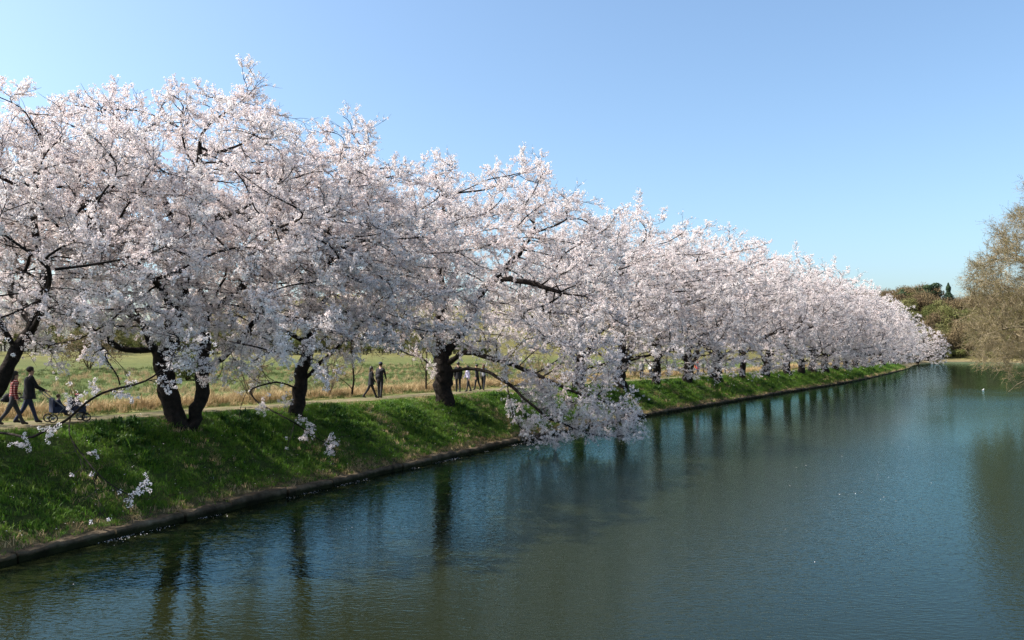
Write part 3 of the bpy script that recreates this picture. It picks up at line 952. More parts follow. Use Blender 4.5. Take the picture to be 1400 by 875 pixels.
def bank_rot(s):
    p, n, t = shore(s)
    return atan2(-n[1], -n[0])                            # local +x towards the water
protos = []
for k, (sd, H, R, R0, nl, fk) in enumerate(((31, 14.0, 7.0, .46, 6, False), (42, 14.6, 7.4, .50, 5, True), (55, 13.6, 6.8, .42, 6, True), (67, 14.8, 7.6, .52, 7, False), (78, 12.5, 6.0, .30, 5, False))):
    protos.append((cherry_grown(sd, H, R, R0, nl, fk), H))
made = {}
ROW = [  # photo column, distance from the water, prototype, height, label
    (790, 3.9, 0, 14.4, 'cherry tree behind the trailing boughs, its trunk half hidden by blossom'),
    (846, 3.6, 1, 15.2, 'cherry tree with a stout forked trunk at the tip of the trailing boughs'),
    (896, 3.4, 4, 14.0, 'slim straight-trunked cherry tree just right of the stout forked one'),
    (938, 3.6, 2, 16.0, 'twin-stemmed cherry tree immediately left of the person in red'),
    (978, 3.5, 3, 16.0, 'cherry tree just right of the person in red'),
    (1014, 3.5, 4, 15.0, 'second cherry tree right of the person in red, thin trunk'),
    (1046, 3.5, 0, 16.4, 'third cherry tree right of the person in red, spreading base'),
    (1074, 3.5, 1, 16.4, 'fourth cherry tree right of the person in red, halfway along the far bank'),
    (1094, 3.5, 2, 16.4, 'fifth cherry tree right of the person in red'),
    (1110, 3.5, 3, 16.6, 'sixth cherry tree right of the person in red'),
    (1126, 3.5, 1, 16.6, 'seventh cherry tree right of the person in red'),
    (1141, 3.5, 0, 16.8, 'eighth cherry tree right of the person in red'),
    (1155, 3.5, 2, 16.8, 'ninth cherry tree right of the person in red'),
    (1168, 3.5, 3, 17.0, 'fifth cherry tree back from the far end of the bank'),
    (1180, 3.4, 1, 17.0, 'fourth cherry tree back from the far end of the bank'),
    (1192, 3.3, 0, 17.0, 'third cherry tree back from the far end of the bank'),
    (1206, 3.2, 2, 17.0, 'second to last cherry tree on the grassy bank'),
    (1221, 3.0, 3, 16.5, 'last cherry tree on the grassy bank, crown overhanging the water'),
]
rt = random.Random(9)
for px, d, k, H, lab in ROW:
    s, b = base_at(px, d)
    (parts, crown), H0 = protos[k]
    if k not in made:
        root = empty('cherry_tree')
        assemble(root, parts, crown, SPRIG, 500 + k)
        made[k] = root
        jit = 0.0
    else:
        root = copy_tree(made[k])
        jit = rt.choice((-1, 1)) * rt.uniform(.25, .75)
    root.location = b
    root.rotation_euler = (0, 0, bank_rot(s) + jit)
    sc_ = H / H0
    root.scale = (sc_ * rt.uniform(.9, 1.08), sc_ * rt.uniform(.82, 1.0), sc_ * rt.uniform(.86, 1.0))
    tag(root, lab, 'cherry tree', CHERRY_GROUP)
# last leaning tree at the far water's edge
s_ = find_s(1253, 1.0, S_LEFT + 20, S_FAR1)
root = copy_tree(made[0])
root.location = place(s_, 1.0)
root.rotation_euler = (radians(4), radians(20), bank_rot(s_) - .5)
root.scale = (1.25, 1.25, 1.15)
tag(root, 'lone cherry tree leaning over the water beyond the end of the bank', 'cherry tree', CHERRY_GROUP)

# ---------------------------------------------------------------- bank turf, dry verge and petals
rg = np.random.RandomState(4)
def bank_points(n, s0, s1, d0, d1):
    s = rg.uniform(s0, s1, n); d = rg.uniform(d0, d1, n)
    p, nn, t = shore(s)
    return s, d, np.stack([p[:, 0] + nn[:, 0] * d, p[:, 1] + nn[:, 1] * d, prof(s, d)], -1)
def upright(n, tilt=0.18):
    return np.stack([rg.normal(0, tilt, n), rg.normal(0, tilt, n), rg.uniform(0, 6.28, n)], -1)
sA = find_s(-60, 2.0)
P_, S_, V_ = [], [], []
for s0, s1, dens, k in ((sA - 6, sA + 22, 42, 1.0), (sA + 22, sA + 50, 24, 1.15), (sA + 50, sA + 110, 10, 1.6), (sA + 110, S_LEFT + 6, 4, 2.4)):
    n = int(dens * (s1 - s0) * 4.6)
    s, d, p = bank_points(n, s0, s1, 0.16, 4.95)
    patch = np.sin(p[:, 0] * 1.3 + 2 * np.sin(p[:, 1] * .7)) + np.sin(p[:, 1] * 1.1 + p[:, 0] * .6) + rg.normal(0, .5, n)
    v = rg.randint(0, 3, n)
    v = np.where((patch > .9) & (rg.rand(n) < .5), 3, v)
    v = np.where((patch < -1.2) & (rg.rand(n) < .3), 4, v)
    v = np.where((patch > 1.5) & (rg.rand(n) < .4), 5, v)
    v = np.where((d < .7) & (rg.rand(n) < .6), 4, v)
    v = np.where((d > 4.7) & (rg.rand(n) < .3), 4, v)
    P_.append(p); V_.append(v); S_.append(k * rg.uniform(.7, 1.25, n) * np.where(d < .6, .8, 1) * np.where(d > 4.6, .6, 1))
P_ = np.concatenate(P_); V_ = np.concatenate(V_); S_ = np.concatenate(S_)
tag(scatter('bank_grass', P_, upright(len(P_)), S_, V_, GRASS), 'rough green grass covering the sloping bank', 'grass', kind='stuff')
P_, S_, V_ = [], [], []
for s0, s1, dens, k in ((sA - 8, sA + 40, 14, 1.0), (sA + 40, sA + 110, 6, 1.25), (sA + 110, S_LEFT, 2.5, 1.8)):
    n = int(dens * (s1 - s0) * 6.0)
    s, d, p = bank_points(n, s0, s1, 7.6, 13.5)
    P_.append(p); V_.append(np.where(rg.rand(n) < .72 - .5 * (d < 8.5), rg.randint(0, 2, n), 2)); S_.append(k * rg.uniform(.6, 1.2, n) * np.where(d < 8.6, .5, 1))
P_ = np.concatenate(P_); V_ = np.concatenate(V_); S_ = np.concatenate(S_)
tag(scatter('dry_grass', P_, upright(len(P_)), S_, V_, STRAW), 'straw-coloured dry grass along the far side of the path', 'grass', kind='stuff')
s, d, p = bank_points(9000, sA - 30, sA + 150, 12, 70)
tag(scatter('field_grass', p, upright(9000), rg.uniform(.7, 1.3, 9000), np.where(rg.rand(9000) < .80 - .35 * (np.sin(p[:, 0] * .21) * np.sin(p[:, 1] * .13) > .25), 2, 0), STRAW), 'green field grass beyond the path', 'grass', kind='stuff')
# fallen petals: on the turf, in drifts against the wall, and scattered over the water
def petals(name, pts, size, label):
    n = len(pts)
    a = rg.uniform(0, 6.28, n); sz = size * rg.uniform(.6, 1.3, n)
    v = np.empty((n, 4, 3))
    tl = rg.uniform(-.35, .35, (n, 2))
    for k in range(4):
        ang = a + k * pi / 2
        dx, dy = np.cos(ang) * sz * (.5 if k % 2 else .36), np.sin(ang) * sz * (.5 if k % 2 else .36)
        v[:, k, 0] = pts[:, 0] + dx; v[:, k, 1] = pts[:, 1] + dy; v[:, k, 2] = pts[:, 2] + dx * tl[:, 0] + dy * tl[:, 1] + .006
    f = np.arange(n * 4).reshape(n, 4)
    return tag(link(name, mesh_from(name, v.reshape(-1, 3), f, [M['petal_loose']])), label, 'petals', kind='stuff')
s, d, p = bank_points(2600, sA - 5, sA + 70, .5, 4.9)
p[:, 2] += rg.uniform(.05, .2, len(p))
petals('fallen_petals', p, .035, 'fallen cherry petals flecking the grass of the bank')
s, d, p = bank_points(16000, sA - 8, sA + 42, -0.8, -0.05)
dr = np.sin(s * 1.9) + np.sin(s * .83 + 1) + .6 * np.sin(s * 4.1)
keep = (dr + rg.normal(0, .5, len(s)) > .9) & (-d < .10 + .16 * np.abs(rg.normal(0, 1, len(s))))
p = p[keep]; p[:, 2] = .004
w = np.stack([rg.uniform(-12, 34, 5200), rg.uniform(9, 90, 5200), np.full(5200, .004)], -1)
lane = np.sin(w[:, 0] * .35 + w[:, 1] * .11) + np.sin(w[:, 1] * .23 - w[:, 0] * .5 + 1) + .7 * np.sin(w[:, 0] * 1.3 + w[:, 1] * .9)
w = w[(lane > 1.55) | (rg.rand(5200) < .05)]
ok = []
for q in w:
    i = np.argmin(np.sum((SH - q[:2]) ** 2, 1)); pp, nn, tt = shore(ARC[i])
    ok.append(np.dot(q[:2] - pp, nn) < -.3)
w = w[np.array(ok)]
petals('floating_petals', np.concatenate([p, w]), .034, 'pale petals floating on the water and drifted against the wall')

# ---------------------------------------------------------------- leafless and budding trees
def bare_sprig(seed, L, mats, buds, bud_size, nside=7):
    r = random.Random(seed)
    mb = MB()
    main, _ = twig_curve(r, L, Vector((0, 0, 0)), Vector((0, 0, 1)), 0.03, 5)
    mb.tube(main, np.linspace(0.011, 0.003, 6), 3, 0, False)
    spots = list(main[1:])
    for k in range(nside):
        i = r.choice((1, 2, 2, 3, 4))
        sd = Vector((r.uniform(-1, 1), r.uniform(-1, 1), r.uniform(0.3, 1.2))).normalized()
        tw, _ = twig_curve(r, L * r.uniform(0.3, 0.65), main[i], sd, 0.02, 3)
        mb.tube(tw, [0.007, 0.006, 0.0045, 0.003], 3, 0, False)
        spots += tw[1:]
    for k in range(buds):
        p = r.choice(spots) + rand_dir(r) * 0.05
        petal_quad(mb, p, rand_dir(r), bud_size * r.uniform(.6, 1.3), r, 1)
    return source('bare_sprig', mb, mats)
BARE = scatter_group('bare_scatter', [bare_sprig(200 + k, 1.1, [M['willow_twig'], M['willow_bud']], 64, 0.042, 13) for k in range(4)])
SHRUB = scatter_group('shrub_scatter', [bare_sprig(220 + k, 0.7, [M['willow_twig'], M['willow_bud']], 6, 0.04, 5) for k in range(4)])
def open_tree(name, label, loc, H, R, R0, seed, group_nodes, n_attr, low, cat='tree', per_node=1.2, sprig_scale=(0.9, 1.5), bark=None, nlimb=7, droop=0.0, lean=(0, 0), drop=(0, 0), extra_lines=(), grp=None, edge=.5, rtip=.0125, low_sparse=None):
    rg_ = np.random.RandomState(seed)
    lines = [[(0, 0, -.4), (0, 0, .5), (lean[0] * .3, lean[1] * .3, H * .25), (lean[0] * .7, lean[1] * .7, H * .5), (lean[0], lean[1], H * .8)]]
    a0 = rg_.uniform(0, 6.28)
    for k in range(nlimb):
        a = a0 + k * 2.4
        f = .12 + .5 * k / nlimb
        z0 = H * f
        b = np.array([np.interp(z0, [0, H * .25, H * .5, H * .8], [0, lean[j] * .3, lean[j] * .7, lean[j]]) for j in (0, 1)])
        rr = R * (.8 - .5 * k / nlimb)
        lines.append([(b[0] + rr * q * cos(a + .1 * q), b[1] + rr * q * sin(a + .1 * q), z0 + rr * (.75 * q - .1 * q * q)) for q in (0, .25, .5, .75, 1)])
    lines += list(extra_lines)
    A = crown_points(n_attr, R, H, low, rg_, cx=lean[0], cy=lean[1], drop=drop, edge=edge, shell=.7)
    nodes = grow(lines, A, seed, step=.38, di=3.4, dk=max(.35, R * .085), up=.08)
    parts, crown = tree_parts(name, nodes, R0, seed, per_node=per_node, sprig_scale=sprig_scale, bark=bark, nvar=4, sprig_r=.06, droop=droop, rtip=rtip, low_sparse=low_sparse)
    root = tag(empty(name, loc), label, cat, grp)
    assemble(root, parts, crown, group_nodes, seed)
    return root
def s_of(x, y):
    i = int(np.argmin(np.sum((SH - np.array([x, y])) ** 2, 1)))
    p, n, t = shore(ARC[i])
    return ARC[i], float(np.dot(np.array([x, y]) - p, n))
def ground_at(x, y):
    s, d = s_of(x, y)
    return np.array([x, y, float(prof(s, max(d, .5)))])
b = ground_at(50.5, 70)
open_tree('willow_tree', 'tall pale-twigged willow just budding at the right edge of the water', b, 19.6, 8.6, .42, 301, BARE, 1700, 3.0, 'willow', 1.5, (.9, 1.5), M['willow_twig'], 9, .10, (-1.6, 0), (0.9, 0), edge=.55, rtip=.02, low_sparse=(2.2, .12),
          extra_lines=[[(0, 0, 3.0), (-2.5, -1, 4.2), (-5, -1.5, 3.4), (-7.6, -2, 2.0), (-8.8, -2.2, 1.2)], [(0, 0, 4.5), (-3, .5, 6.5), (-6, 1, 6.8), (-8.6, 1, 6.0)], [(0, 0, 6), (-2.6, -1, 9), (-5, -2, 11), (-7, -2, 12)]])
b = ground_at(79, 104)
open_tree('willow_tree', 'lower willow behind the tall right-hand willow, greener with buds', b, 16.5, 9.5, .40, 315, BARE, 1000, 1.2, 'willow', 1.4, (1.1, 1.8), M['willow_twig'], 8, .2, (-1, 0), (2.5, 0), edge=.6)

# young trees and leafless shrubs on the verge across the path
YOUNG = [(482, 8.5, 4.2, 'slender young bare tree on the verge left of the couple in black'),
         (582, 8.6, 3.6, 'slender young bare tree on the verge just left of the thickest trunk'),
         (912, 8.3, 6.0, 'slender bare tree on the verge left of the twin-stemmed cherry tree'),
         (961, 8.4, 6.4, 'slender bare tree on the verge between the red and the dark walker'),
         (991, 8.6, 6.4, 'slender bare tree on the verge right of the dark far walker')]
for k, (px, d, H, lab) in enumerate(YOUNG):
    s = find_s(px, d)
    open_tree('young_tree', lab, place(s, d), H, H * .36, .055 + .004 * k, 330 + k, SHRUB, 60, 1.3, 'young tree', .9, (.6, 1.0), M['bark'], 5, 0, (.1, 0), grp='young trees on the verge')
def shrub(label, loc, H, R, seed):
    r = random.Random(seed)
    lines = [[(0, 0, -.1), (0, 0, .15)]]
    for k in range(9):
        a = k * 2.4 + r.uniform(-.3, .3); q = R * r.uniform(.4, 1)
        lines.append([(0, 0, .1), (q * .3 * cos(a), q * .3 * sin(a), H * .4), (q * .8 * cos(a + .3), q * .8 * sin(a + .3), H * .8), (q * cos(a + .5), q * sin(a + .5), H * r.uniform(.8, 1))])
    A = crown_points(60, R, H, .4, np.random.RandomState(seed))
    nodes = grow(lines, A, seed, step=.2, di=1.2, dk=.25, gnarl=.03)
    parts, crown = tree_parts('bare_shrub', nodes, .03, seed, per_node=.8, sprig_scale=(.4, .8), nvar=4, flare=0, bark=M['twig'])
    for i in range(len(parts)): parts[i] = ('stem', parts[i][1])
    root = tag(empty('bare_shrub', loc), label, 'shrub', 'leafless shrubs on the verge')
    assemble(root, parts, crown, SHRUB, seed)
for k, (px, d, H, R, lab) in enumerate((
        (345, 8.7, 1.9, 1.0, 'leafless shrub on the verge right of the big forked tree'),
        
        (452, 8.9, 2.2, 1.2, 'leafless shrub on the verge just right of the third tree'),
        
        (690, 8.8, 2.6, 1.4, 'leafless shrub on the verge right of the group behind the thick trunk'),
        (735, 8.8, 2.6, 1.4, 'leafless shrub on the verge behind the trailing boughs'),
        (868, 8.9, 2.8, 1.5, 'leafless shrub on the verge beside the two distant walkers in pale tops'))):
    shrub(lab, place(find_s(px, d), d), H, R, 400 + k)

# ---------------------------------------------------------------- far woods and hill
def mass_tree(name, seed, H, R, mat, quads, qs, upright_=0.0, low=.12):
    """a whole far tree for the woods: forked stem and some hundred loose leaf or twig clumps"""
    r = random.Random(seed)
    mb = MB()
    mb.tube([(0, 0, -.6), (.1, 0, H * .3), (.2, .1, H * .6)], [.22, .16, .07], 5, 0, False)
    for k in range(5):
        a = k * 1.3; mb.tube([(.1, 0, H * (.2 + .07 * k)), (R * .5 * cos(a), R * .5 * sin(a), H * (.42 + .07 * k))], [.1, .03], 4, 0, False)
    lob = [(Vector((r.uniform(-.5, .5) * R, r.uniform(-.5, .5) * R, H * r.uniform(.4, .8))), R * r.uniform(.35, .6)) for _ in range(9)]
    for k in range(quads):
        c, q = r.choice(lob)
        n = rand_dir(r, .2)
        p = c + n * q * r.uniform(.5, 1.05)
        p.z = max(H * low, min(p.z, H * 1.02))
        if upright_ and r.random() < upright_:
            u = (n * .5 + Vector((0, 0, 1))).normalized() * qs * r.uniform(.9, 2.0); w = rand_dir(r).cross(u).normalized() * qs * .10
            mb.add([p - w, p + w, p + u + w * .3, p + u - w * .3], [(0, 1, 2, 3)], 1)
        else:
            petal_quad(mb, p, n + rand_dir(r) * .7, qs * r.uniform(.5, 1.2), r, 1)
    return source(name, mb, [M['bark'], mat])
WOOD = scatter_group('wood_scatter', [mass_tree('wood_tree', 601, 11, 4.6, M['wood_brown'], 900, .55, .5), mass_tree('wood_tree', 602, 10, 4.8, M['wood_olive'], 900, .55, .25),
                                      mass_tree('wood_tree', 603, 9, 4.8, M['wood_green'], 900, .6), mass_tree('wood_tree', 604, 10, 4.4, M['wood_olive'], 900, .5, .5), mass_tree('wood_tree', 605, 4, 3.2, M['wood_green'], 600, .45, 0, .02)])
rg = np.random.RandomState(77)
def wood_points(n, s0, s1, d0, d1, gap):
    s, d, p = bank_points(n * 4, s0, s1, d0, d1)
    out = []
    grid = set()
    for i in range(len(p)):
        k = (int(p[i, 0] // gap), int(p[i, 1] // gap))
        if k in grid: continue
        grid.add(k); out.append(i)
        if len(out) >= n: break
    out = np.array(out)
    return d[out], p[out]
pts_, d_, grid_ = [], [], set()
for k in range(9000):
    px, Y = rg.uniform(1165, 1500), rg.uniform(250, 620)
    x, y = (px - 700) / F * Y, Y
    key = (int(x // 4.4), int(y // 4.4))
    if key in grid_: continue
    s, d = s_of(x, y)
    if s < S_LEFT + 14 or d < 11 or d > 140: continue
    grid_.add(key); pts_.append((x, y, float(prof(s, d)))); d_.append(d)
p, d = np.array(pts_), np.array(d_)
q = rg.rand(len(p)) + .25 * np.sin(p[:, 0] * .06) + .2 * np.sin(p[:, 1] * .05)
v = np.where(d > 70, np.where(q < .8, 0, 3), np.where(q < .25, 2, np.where(q < .75, 1, np.where(q < 1.1, 3, 0))))
d2, p2 = wood_points(320, S_LEFT + 34, S_FAR1 + 60, 7.5, 15, 2.6)
pp = np.concatenate([p, p2]); vv = np.concatenate([v, np.full(len(p2), 4)])
tag(scatter('woodland', pp, upright(len(pp), .05), np.concatenate([rg.uniform(.6, 1.45, len(p)), rg.uniform(.6, 1.2, len(p2))]), vv, WOOD), 'brown and olive budding wood covering the far hill', 'woodland', kind='stuff')
d, p = wood_points(420, 10, S_LEFT - 30, 118, 175, 4.5)
tag(scatter('far_hedge', p, upright(len(p), .05), rg.uniform(.55, 1.0, len(p)), rg.choice([1, 3, 4, 4, 4, 4], len(p)), WOOD), 'olive and brown thicket beyond the green field', 'thicket', kind='stuff')
def evergreen(label, px, ytop, d, W, seed, cone):
    s = find_s(px, d, S_LEFT + 40, S_FAR1 - 10)
    b = place(s, d)
    top = at(px, ytop, b[1])[2]
    H = max(6.0, top - b[2])
    r = random.Random(seed)
    root = tag(empty('evergreen_tree', b), label, 'evergreen', 'dark evergreens on the far hilltop')
    mb = MB(); mb.tube([(0, 0, -.5), (.1, 0, H * .4), (0, 0, H * .95)], [.35, .25, .05], 6); mb.build('trunk', M['bark'], root)
    mb = MB()
    for k in range(1500):
        z = r.uniform(.3, 1.0)
        w = W * ((1.04 - z) / .74 if cone else sqrt(max(0, 1 - ((z - .62) / .40) ** 2))) * (.8 + .3 * sin(z * 23 + seed))
        a = r.uniform(0, 6.28); q = w * sqrt(r.uniform(.25, 1))
        petal_quad(mb, Vector((q * cos(a), q * sin(a), z * H)), Vector((cos(a), sin(a), r.uniform(-.4, 1))), r.uniform(.5, 1.0), r, 0)
    o = mb.build('crown', M['evergreen'], root, False); o['kind'] = 'stuff'
for k, (px, yt, d, W, cone, lab) in enumerate(((1237, 396, 95, 4.5, 0, 'leftmost dark evergreen peeping over the far blossom'), (1257, 394, 100, 4.2, 0, 'low dark evergreen, second from left on the far hilltop'),
        (1270, 390, 96, 5.0, 0, 'broad dark evergreen in the middle of the far hilltop clump'), (1281, 387, 100, 5.0, 0, 'tallest broad evergreen of the far hilltop clump'),
        (1299, 387, 98, 5.2, 1, 'pointed dark evergreen standing alone at the right of the far hilltop clump'))):
    evergreen(lab, px, yt, d, W, 700 + k, cone)
# round bush seen between the twin trunks, and a long low shed beyond the field
def bush(label, px, ybase, Y, R, H, seed, mat):
    b = at(px, ybase, Y); b = ground_at(b[0], b[1])
    r = random.Random(seed)
    root = tag(empty('round_bush', b), label, 'bush')
    mb = MB()
    for k in range(4): mb.tube([(0, 0, -.2), (R * .3 * cos(k * 1.6), R * .3 * sin(k * 1.6), H * .5), (R * .5 * cos(k * 1.6), R * .5 * sin(k * 1.6), H * .8)], [.07, .05, .02], 5)
    mb.build('stem', M['bark'], root)
    mb = MB()
    for k in range(2600):
        n = rand_dir(r, .1); q = r.uniform(.55, 1.05) * (1 + .12 * sin(n.x * 9) * sin(n.z * 8 + n.y * 6))
        p = Vector((n.x * R * q, n.y * R * q, H * .5 + n.z * H * .5 * q))
        petal_quad(mb, p, n + rand_dir(r) * .6, r.uniform(.10, .22), r, 0)
    o = mb.build('foliage', mat, root, False); o['kind'] = 'stuff'
bush('round olive-green bush seen between the twin trunks of the forked tree', 257, 486, 80, 1.9, 3.2, 801, M['wood_green'])
bush('brownish rounded thicket bush beyond the green field left of the forked tree', 122, 488, 96, 4.2, 4.6, 802, M['wood_brown'])

# ---------------------------------------------------------------- people (walking, seen small): one continuous skinned body each, hair and coats as children
def skin_mesh(name, V, E, Rd, regions, mats, mat_of):
    me = bpy.data.meshes.new(name)
    me.from_pydata([tuple(v) for v in V], E, [])
    o = bpy.data.objects.new(name, me); COL.objects.link(o)
    o.modifiers.new('skin', 'SKIN')
    for i, sv in enumerate(me.skin_vertices[0].data):
        q = Rd[i]
        sv.radius = q if hasattr(q, '__len__') else (q, q)
        sv.use_root = (i == 0)
    sb = o.modifiers.new('sub', 'SUBSURF'); sb.levels = 2; sb.render_levels = 2
    dg = bpy.context.evaluated_depsgraph_get(); dg.update()
    out = bpy.data.meshes.new_from_object(o.evaluated_get(dg))
    bpy.data.objects.remove(o, do_unlink=True); bpy.data.meshes.remove(me)
    out.name = name
    out.materials.clear()
    for m in mats: out.materials.append(m)
    VV = np.array(V, float)
    A, B = VV[[e[0] for e in E]], VV[[e[1] for e in E]]
    idx = []
    for pg in out.polygons:
        c = np.array(pg.center)
        ab = B - A
        tt = np.clip(np.sum((c - A) * ab, 1) / (np.sum(ab * ab, 1) + 1e-9), 0, 1)
        k = int(np.argmin(np.linalg.norm(A + ab * tt[:, None] - c, axis=1)))
        idx.append(mat_of[regions[k]])
    out.polygons.foreach_set('material_index', idx)
    out.polygons.foreach_set('use_smooth', np.ones(len(out.polygons), dtype=bool))
    return out
def person(label, loc, rz, h, stride=.3, arms=(-.25, .25), elbows=(.3, .3), top='black_cloth', legs='black_cloth', hair='hair', long_hair=False, coat=None, seated=False, lean=.04, head_turn=0.0, cap=None, slim=1.0, group='people strolling along the bank'):
    k = h / 1.70
    P = lambda x, y, z: Vector((x * k, y * k, z * k))
    V, E, Rd, Rg = [], [], [], []
    def add(p, r, parent=None, reg='top'):
        V.append(p); Rd.append((r * k * slim, r * k * slim) if not hasattr(r, '__len__') else (r[0] * k * slim, r[1] * k * slim))
        if parent is not None: E.append((parent, len(V) - 1)); Rg.append(reg)
        return len(V) - 1
    hz = .92 if not seated else .30
    pel = add(P(0, 0, hz + .02), (.145, .115))
    wai = add(P(0, lean * .3, hz + .18), (.135, .105), pel)
    che = add(P(0, lean * .7, hz + .38), (.165, .12), wai)
    shb = add(P(0, lean, hz + .50), (.13, .10), che)
    nek = add(P(0, lean + .015, hz + .585), .055, shb, 'skin')
    jaw = add(P(0, lean + .03, hz + .645), (.068, .078), nek, 'skin')
    skl = add(P(0, lean + .02, hz + .725), (.082, .098), jaw, 'skin')
    crn = add(P(0, lean + .01, hz + .79), (.055, .065), skl, 'skin')
    hands = []
    for sd, a, el in ((-1, arms[0], elbows[0]), (1, arms[1], elbows[1])):
        s0 = add(P(sd * .165, lean, hz + .485), .072, shb)
        ex, ey, ez = sd * .215, lean + .28 * sin(a), hz + .485 - .28 * cos(a)
        e0 = add(P(ex, ey, ez), .052, s0)
        b2 = a + el
        wx, wy, wz = sd * .215, ey + .25 * sin(b2), ez - .25 * cos(b2)
        w0 = add(P(wx, wy, wz), .036, e0)
        hd = add(P(wx - sd * .008, wy + .085 * sin(b2 + .1), wz - .085 * cos(b2 + .1)), (.026, .042), w0, 'skin')
        hands.append((V[hd], Vector((0, sin(b2 + .2), -cos(b2 + .2))), sd))
    for sd, a in ((-1, stride), (1, -stride)):
        hp = add(P(sd * .085, 0, hz - .04), .098, pel, 'legs')
        if seated:
            kn = add(P(sd * .10, .36, hz + .02), .07, hp, 'legs'); an = add(P(sd * .10, .46, hz - .32), .045, kn, 'legs'); fa = 0
        else:
            bend = .22 if a < 0 else .05
            kx, kz = .42 * sin(a), hz - .04 - .42 * cos(a)
            kn = add(P(sd * .09, kx, kz), .066, hp, 'legs')
            a2 = a - bend
            an = add(P(sd * .09, kx + .40 * sin(a2), max(.085, kz - .40 * cos(a2))), .045, kn, 'legs')
        ap = V[an] / k
        add(P(ap.x * 1.08, ap.y + .16, max(.04, ap.z - .05)), (.042, .035), an, 'shoe')
        add(P(ap.x, ap.y - .04, max(.04, ap.z - .045)), .04, an, 'shoe')
    zmin = min(v.z for v in V) - .035 * k
    if not seated:
        for i in range(len(V)): V[i] = V[i] - Vector((0, 0, zmin))
        hands = [(p - Vector((0, 0, zmin)), d, s) for p, d, s in hands]
    off = -zmin if not seated else 0.0
    root = tag(empty('person', loc, rz), label, 'person', group)
    me = skin_mesh('body', V, E, Rd, Rg, [M[top], M[legs], M['skin'], M['shoe']], {'top': 0, 'legs': 1, 'skin': 2, 'shoe': 3})
    # fingers, nose and ears joined to the body mesh
    bm = bmesh.new(); bm.from_mesh(me)
    def spike(base, d, L, r0, mi):
        d = d.normalized(); u = d.orthogonal().normalized(); w = d.cross(u)
        rings = []
        for q, rr in ((0, r0), (.55, r0 * .95), (1, r0 * .55)):
            c = base + d * L * q
            rings.append([bm.verts.new(c + (u * cos(j * pi / 2) + w * sin(j * pi / 2)) * rr) for j in range(4)])
        for q in range(2):
            for j in range(4):
                f = bm.faces.new((rings[q][j], rings[q][(j + 1) % 4], rings[q + 1][(j + 1) % 4], rings[q + 1][j])); f.material_index = mi; f.smooth = True
        f = bm.faces.new(rings[2]); f.material_index = mi
    for hp_, hd_, sd in hands:
        for j, L in enumerate((.065, .075, .07, .055)):
            spike(hp_ + Vector((0, (j - 1.5) * .018 * k, 0)) + hd_ * .02 * k, hd_ + Vector((-sd * .25, (j - 1.5) * .05, 0)), L * k, .009 * k, 2)
        spike(hp_ + Vector((0, .03 * k, .01 * k)), Vector((-sd * .2, .9, 0)) + hd_ * .6, .05 * k, .010 * k, 2)
    hc = V[skl]
    spike(hc + Vector((0, .075 * k, -.035 * k)), Vector((0, 1, -.25)), .04 * k, .014 * k, 2)
    for sd in (-1, 1): spike(hc + Vector((sd * .07 * k, 0, -.03 * k)), Vector((sd, -.4, .2)), .03 * k, .02 * k, 2)
    bm.to_mesh(me); bm.free()
    link('body', me, root)
    mb = MB()
    mb.ball((0, (lean - .005) * k, hc.z + .03 * k), (.100 * k, .112 * k, .098 * k), 12, 8)
    mb.v = [(x, min(y, hc.y + (.055 if z < hc.z + .06 * k else .12) * k), z) for x, y, z in mb.v]
    if long_hair: mb.ball((0, (lean - .065) * k, hc.z - .09 * k), (.095 * k, .062 * k, .17 * k), 10, 7)
    mb.build('hair', M[hair], root)
    if cap:
        mb = MB(); mb.ball((0, (lean + .01) * k, hc.z + .055 * k), (.108 * k, .118 * k, .085 * k), 12, 7)
        mb.ball((0, (lean + .13) * k, hc.z + .04 * k), (.075 * k, .07 * k, .012 * k), 10, 4)
        mb.build('cap', M[cap], root)
    if coat:
        v, f = [], []
        n = 14
        prof_ = [(hz + .53 + off / k, .15, .10), (hz + .42 + off / k, .20, .145), (hz + .2 + off / k, .175, .14), (hz + off / k, .20, .165), (hz - .14 + off / k, .225, .19)]
        for z, a, b_ in prof_:
            for j in range(n):
                an = 2 * pi * j / n
                v.append((a * k * slim * cos(an), lean * .6 * k + b_ * k * slim * sin(an), z * k))
        for q in range(len(prof_) - 1):
            for j in range(n):
                f.append((q * n + j, (q + 1) * n + j, (q + 1) * n + (j + 1) % n, q * n + (j + 1) % n))
        link('coat', mesh_from('coat', v, f, [M[coat]], None, True), root)
    return root
def on_path(px, d):
    s = find_s(px, d)
    p, n, t = shore(s)
    return place(s, d) + np.array([0, 0, .02]), atan2(-t[0], t[1])
def walker(px, d, turn, label, **kw):
    b, a = on_path(px, d)
    return person(label, b, a + turn, **kw), b, a + turn
walker(19, 5.9, -.35, 'person in red plaid shirt with dark bag, walking behind the stroller', h=1.62, stride=.42, arms=(.15, -.1), top='plaid', legs='charcoal_cloth', long_hair=True)
w_, b1, a1 = walker(41, 6.1, -.35, 'person in long black jacket pushing the stroller', h=1.72, stride=.36, arms=(.55, .5), elbows=(.5, .55), top='black_cloth', legs='navy_cloth', coat='black_cloth')
walker(507, 6.2, -.9, 'shorter person all in black striding beside the taller one', h=1.60, stride=.40, top='black_cloth', legs='black_cloth', coat='black_cloth', long_hair=True)
w_, b2, a2 = walker(521, 6.3, .3, 'taller person in dark clothes with cap and backpack', h=1.78, stride=.12, arms=(-.1, .3), top='charcoal_cloth', legs='black_cloth', cap='navy_cloth')
walker(627, 6.2, .6, 'tall person in black just right of the thick trunk', h=1.76, stride=.10, top='black_cloth', legs='black_cloth', coat='black_cloth')
walker(640, 6.2, 2.4, 'person in a lavender top beside the tall one in black', h=1.55, stride=.18, top='lavender_cloth', legs='charcoal_cloth')
